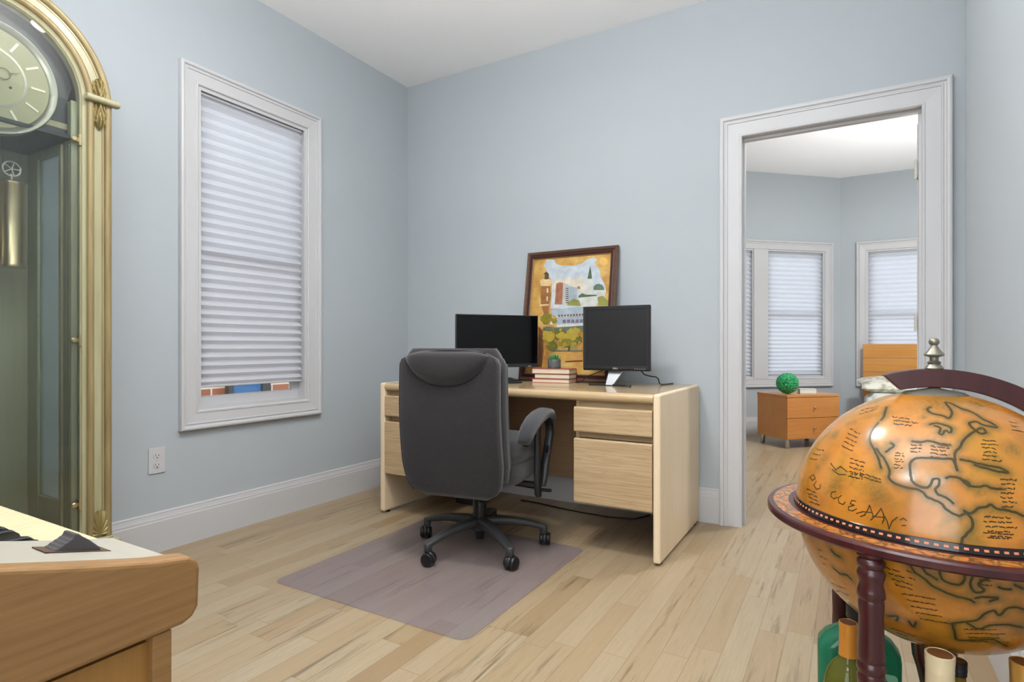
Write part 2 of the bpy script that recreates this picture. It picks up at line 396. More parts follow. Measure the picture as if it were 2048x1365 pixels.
def window(name,wallo,x0,x1,z0,z1,shade_z,label,cas=None,seg=30,th=.12,right_gap=0.,group=None):
    """x0..z1 opening in wall-local coordinates"""
    root=bpy.data.objects.new(name,None); COL.objects.link(root); mw=wm(wallo)
    root.matrix_world=mw; WM[root.name]=mw; root['kind']='structure'
    if cas:
        b=MB(); sweep_rect(b,casing_prof(cas),x0,x1,z0,z1); b.build('casing',M['white'],root,bevel=.0)
    b=MB(); t=.018
    sweep_rect(b,[(0.0,-.006),(-t,-.006),(-t,.004),(-.012,.006),(-.012,th),(0,th)],x0,x1,z0,z1); b.build('window_frame',M['white'],root)
    zm=(z0+z1)/2-.01
    for nm,za,zb,y in (('lower_sash',z0+.012,zm+.02,.062),('upper_sash',zm-.02,z1-.012,.088)):
        b=MB(); sweep_rect(b,[(0,y),(-.045,y),(-.05,y+.008),(-.05,y+.02),(0,y+.022)],x0+.012,x1-.012,za,zb); s=b.build(nm,M['white'],root)
        b=MB(); b.box(x0+.05,x1-.05,y+.010,y+.013,za+.04,zb-.04); b.build('pane',M['pane'],s)
    # pleated shade
    top=z1-.03; cnt=int((top-shade_z)/.0475+.5); zs=[top]; pit=[(1.12-.26*i/cnt) for i in range(cnt)]; tot=sum(pit)
    for p in pit: zs.append(zs[-1]-p*(top-shade_z)/tot)
    b=MB(); ins=.004; x2,x3=x0+.018+ins,x1-.018-ins
    pts=[]
    for i in range(cnt):
        a,c=zs[i],zs[i+1]; pts+= [(a,.030),(a-(a-c)*.12,.0305),((a+c)/2,.012),(c+(a-c)*.06,.0295)]
    pts.append((zs[-1],.030))
    vs=[(x,y,z) for z,y in pts for x in (x2,x3)]; fs=[(2*i,2*i+1,2*i+3,2*i+2) for i in range(len(pts)-1)]
    b.add(vs,fs)
    return root,b,(x2,x3,top,zs[-1])
def place_shade(b,dim,wallo,label,group):
    x2,x3,top,bot=dim
    root=thing('window_shade',label,'window shade',tuple(wm(wallo)@Vector(((x2+x3)/2,.025,bot))),0,group)
    mw=wm(wallo); root.rotation_euler=mw.to_euler(); loc=root.location.copy()
    M4=Matrix.Translation(loc)@mw.to_3x3().to_4x4(); WM[root.name]=M4
    off=M4.inverted()@mw
    b.v=[tuple(off@Vector(p)) for p in b.v]
    b.build('pleated_fabric',M['shade'],root)
    q=MB(); q.box(x2,x3,.012,.045,top,top+.012,0,off); q.build('head_rail',M['white'],root,bevel=.002)
    q=MB(); q.box(x2,x3,.018,.036,bot-.006,bot+.004,0,off); q.build('bottom_rail',M['white'],root,bevel=.002)
ya=RY-.12
r,b,d=window('window_1',W_A,-1.607-ya,-.927-ya,.655,2.295,.772,'',cas=.095)
place_shade(b,d,W_A,'large white pleated shade on the office window, raised slightly at the bottom','pleated window shades')
r,b,d=window('window_2',W_BAY,1-.62,1+.11,.62,2.05,.64,'')
place_shade(b,d,W_BAY,'bedroom pleated shade of which only a narrow edge shows beside the doorway','pleated window shades')
r,b,d=window('window_3',W_BAY,1+.274,1+1.02,.62,2.05,.64,'')
place_shade(b,d,W_BAY,'bedroom pleated shade right behind the green leafy ball','pleated window shades')
r,b,d=window('window_4',W_C,3.011-CX,3.80-CX,.62,2.05,.64,'')
place_shade(b,d,W_C,'bedroom pleated shade behind the wooden headboard','pleated window shades')
# casings of the bay pair and far window
def casing_piece(name,wallo,fn):
    b=MB(); fn(b); o=struct(b.build(name,M['white'])); o.matrix_world=wm(wallo); return o
def pair(b):
    sweep_rect(b,casing_prof(.10),1-.62,1+1.02,.62,2.05); b.box(1+.105,1+.279,-.018,0,.62,2.05)
casing_piece('trim_1',W_BAY,pair)
casing_piece('trim_2',W_C,lambda b: sweep_rect(b,casing_prof(.10),3.011-CX,3.80-CX,.62,2.05))
# doorway to bedroom
def dcas(b): sweep_rect(b,casing_prof(.116),2.344,3.135,0.,2.107,None,True)
casing_piece('trim_3',W_B,dcas)
def djamb(b):
    sweep_rect(b,[(0.026,-.0),(.006,-.0),(.006,.05),(-.006,.052),(-.006,.085),(.006,.087),(.006,.121),(0.026,.121)],2.344,3.135,0.,2.107,None,True)
casing_piece('trim_4',W_B,djamb)
# bedroom door leaf, swung open into the bedroom
dr=bpy.data.objects.new('door_1',None); COL.objects.link(dr); dr['kind']='structure'; dr.location=(3.125,.135,0); dr.rotation_euler=(0,0,math.radians(72)); WM['door_1']=Matrix.Translation((3.125,.135,0))@Matrix.Rotation(math.radians(72),4,'Z')
b=MB(); b.box(.0,.76,-.04,-.004,.01,2.07)
for za,zb in ((.2,.9),(1.05,1.95)): sweep_rect(b,[(0,-.040),(-.01,-.044),(-.03,-.040)],.12,.64,za,zb)
b.build('leaf',M['white'],dr,bevel=.002)
b=MB()
for z in (.25,1.05,1.80):
    b.lathe([(.007,0),(.007,.09)],(3.124,.128,z),10); b.box(3.1255,3.1275,.092,.124,z,z+.09)
b.build('hinge',M['lightmetal'],dr,world=True)
b=MB(); b.lathe([(.02,0),(.012,.012),(.010,.03),(.026,.045),(.024,.06),(.005,.068)],(0,0,0),16,mat=Matrix.Translation((.70,-.04,.98))@Matrix.Rotation(PI/2,4,'X')); b.build('knob',M['steel'],dr,smooth=True)
# baseboards
baseb('baseboard_left',W_A,.12,-ya-.0)
baseb('baseboard_back',W_B,0.,2.228)
baseb('baseboard_back_right',W_B,3.251,3.30)
b=MB(); b.prism([(RX-.016,0),(RX,0),(RX,.19),(RX-.006,.19),(RX-.009,.178),(RX-.009,.166),(RX-.016,.145)],RY,JY,1); struct(b.build('baseboard_right',M['white']))
baseb('baseboard_bay',W_BAY,0.,1.0+BL); baseb('baseboard_far',W_C,0.,5.4-CX)
# outlet
o_=thing('wall_outlet','white duplex wall outlet low on the blue wall below the office window','outlet',(0,-1.804,.374))
b=MB(); b.prism(rrect(-1.842,-1.766,.374,.496,.004),0.0005,.006,0); b.build('cover_plate',M['white'],o_,bevel=.002,world=True)
for z in (.413,.457):
    b=MB(); b.prism(rrect(-1.821,-1.787,z-.0145,z+.0145,.012),.004,.0085,0); rc=b.build('receptacle',M['white'],o_,bevel=.0008,world=True)
    b=MB(); b.box(.0084,.0089,-1.8125,-1.8105,z-.002,z+.008); b.box(.0084,.0089,-1.7985,-1.7965,z-.002,z+.007)
    b.prism([(-1.8045+.003*math.cos(a),z-.008+.003*math.sin(a)) for a in [i*PI/5 for i in range(10)]],.0084,.0089,0)
    b.build('slots',M['plastd'],o_,world=True)
b=MB(); b.lathe([(.003,0),(.002,.0015)],(0,0,0),10,mat=Matrix.Translation((.006,-1.804,.435))@Matrix.Rotation(PI/2,4,'Y')); b.build('screw',M['lightmetal'],o_,world=True)
# outside the office window
tag(MB().box(-2.3,-2.1,-5,3,-.5,1.5).build('brick_wall',M['brick']),'neighbouring brick wall seen through the gap under the office shade','wall')
DY0,DY1=-.03,.27
th_=thing('blue_door','blue painted door in the brick wall outside the office window','door',(-2.1,0.0,-.5))
MB().box(-2.1,-2.06,DY0,DY1,-.5,1.45).build('door_panel',M['bluedoor'],th_,world=True)
b=MB(); b.box(-2.1,-2.04,DY0-.05,DY0,-.5,1.48); b.box(-2.1,-2.04,DY1,DY1+.09,-.5,1.48); b.build('door_frame',M['clockblack'],th_,world=True)
struct(MB().box(-4,-.13,-6,4,-.6,-.5).build('trim_outside_ground',M['ground']))
COAST="""-136,62 -129.6,56 -129,52.1;-129.1,51 -129.2,46.4 -128,41.9 -125.2,38.8 -121.6,35.7 -118.9,32.6 -116.6,28.6;-121.8,37.2 -118.9,34.9 -116.4,33 -114.3,30.4 -112.7,27.8 -112.6,25.1 -110.4,23.4 -107.3,22.6 -104.3,22.2 -101.7,22.2 -99.7,21.3 -98.1,19.7 -95.4,18.8 -93.3,17.9 -92.3,16.2 -90.3,15 -87.8,13.9;-87.4,31.1 -87.9,34.3 -88.9,36.3 -92.1,36 -95.3,35.9 -98.5,35.7 -101.1,35.4 -103.6,34.8 -105,32.8 -105.1,30.4 -104.5,27.7 -103.7,25.2 -101.5,23.6 -98.7,23.3 -97,24.8 -96.5,26.8 -94.2,27.4 -94.2,25.2 -95.4,23.2 -94.8,21.4 -92.2,20.5 -90.6,19.5 -89.6,18.4;-87.4,31.1 -87.7,33.7 -87.7,36.4 -87.3,39.3 -84.8,41.7 -82.7,44.9 -79.6,47.4 -75.1,50.1 -69.5,52 -69.5,49.4 -73,49.3 -75.5,52.8 -75.4,54.7 -70.6,55.7 -68.1,53.9 -63.8,53 -60.1,52.6 -60.8,54.9 -64.2,56.8 -64.9,58.4 -66.8,61.1 -69.4,63.4 -72.3,64.6;-98.6,65 -100.9,63.5 -99.4,61 -94.8,59.5 -89.6,58.7 -86.9,57.2 -83.6,60.6 -83.1,64.3 -84.3,70.1 -78.8,68.7 -75.3,65.9 -72.2,63.4;-98.6,52.5 -95,53.7 -90.6,53 -87,51.4 -87.9,48.7 -90.2,49.8 -92,47.5 -93.5,48.3 -92.5,51 -95.9,52.2;-91.9,28 -89.6,28.8 -86.8,28.4 -85.3,26.8 -83.7,25.7 -84.1,27.2 -86.8,28;-84.3,25.6 -81,25.6 -78.1,26.3 -76,25.4 -72.6,25.3;-87.8,13.9 -86.2,15.3 -84.8,14.6 -83.9,12.6 -84.2,10.3 -86,7.7 -87.3,5.7 -87.6,3.9;-86.7,16.4 -84.2,15.5 -82,17.5 -79.3,18.3 -77.6,19.3 -75.7,18 -72.5,17.7 -68.9,16.7 -67,15.6;-85.8,36.2 -82.1,35.8 -79.2,35 -75,34.2 -71.3,33.7 -68.1,31.9 -71.9,32.1 -76.5,33.2 -80.6,34.2;-106.2,42.9 -102.4,42.5 -98.8,43.7 -95.2,43.2 -92.4,42.2 -89.6,42.1;-115.9,40.9 -113.8,39.6 -115.5,37.4 -116.6,36;-103.6,-6.7 -102.2,-10.1 -98.9,-12.1 -96.7,-14.4 -93,-15.9 -89.3,-17.1 -85,-17.6 -82.7,-18.7;-99.9,-6.7 -98.8,-9.2 -96.7,-10.5 -94.9,-11.5;-94.2,-6.7 -93.5,-10.7 -90.9,-12 -87.8,-11.8 -86.5,-9.2 -86.5,-6.5;-84.1,-7.4 -84.6,-11.1 -83,-14.2 -80.3,-12.7 -82.2,-10.7 -80.6,-8.6 -79.2,-7.9;-76.2,-10.7 -74.3,-11.4 -71.8,-11.2;-71.2,-9.3 -68.1,-10.9;-82.9,-16.7 -80,-15.6 -75.7,-15.5 -78.4,-17.4;-89.3,-31.1 -86.1,-29.5 -80.9,-26.9 -79.1,-23.5 -76.3,-21.3 -74,-23.2 -72,-19.6 -68.7,-18.8 -66.2,-19.7;-89.1,-31.1 -87.8,-36.7 -86.2,-41.6 -83.2,-41.5 -77.6,-39.3 -71.8,-38 -66.9,-40.7 -63,-42.6;-136.7,-11.9 -134.4,-13.2 -131.9,-13.4;-138.2,-20.6 -135.4,-22.3 -130.6,-21.5 -128.7,-23;-84.1,-29.6 -79.5,-31.9 -76,-29.1 -70.1,-27.6 -63.8,-29;-116,-37.9 -111.1,-35.6 -112.6,-39.4;-106.3,-36.3 -104.8,-39.7 -103.3,-35.8"""
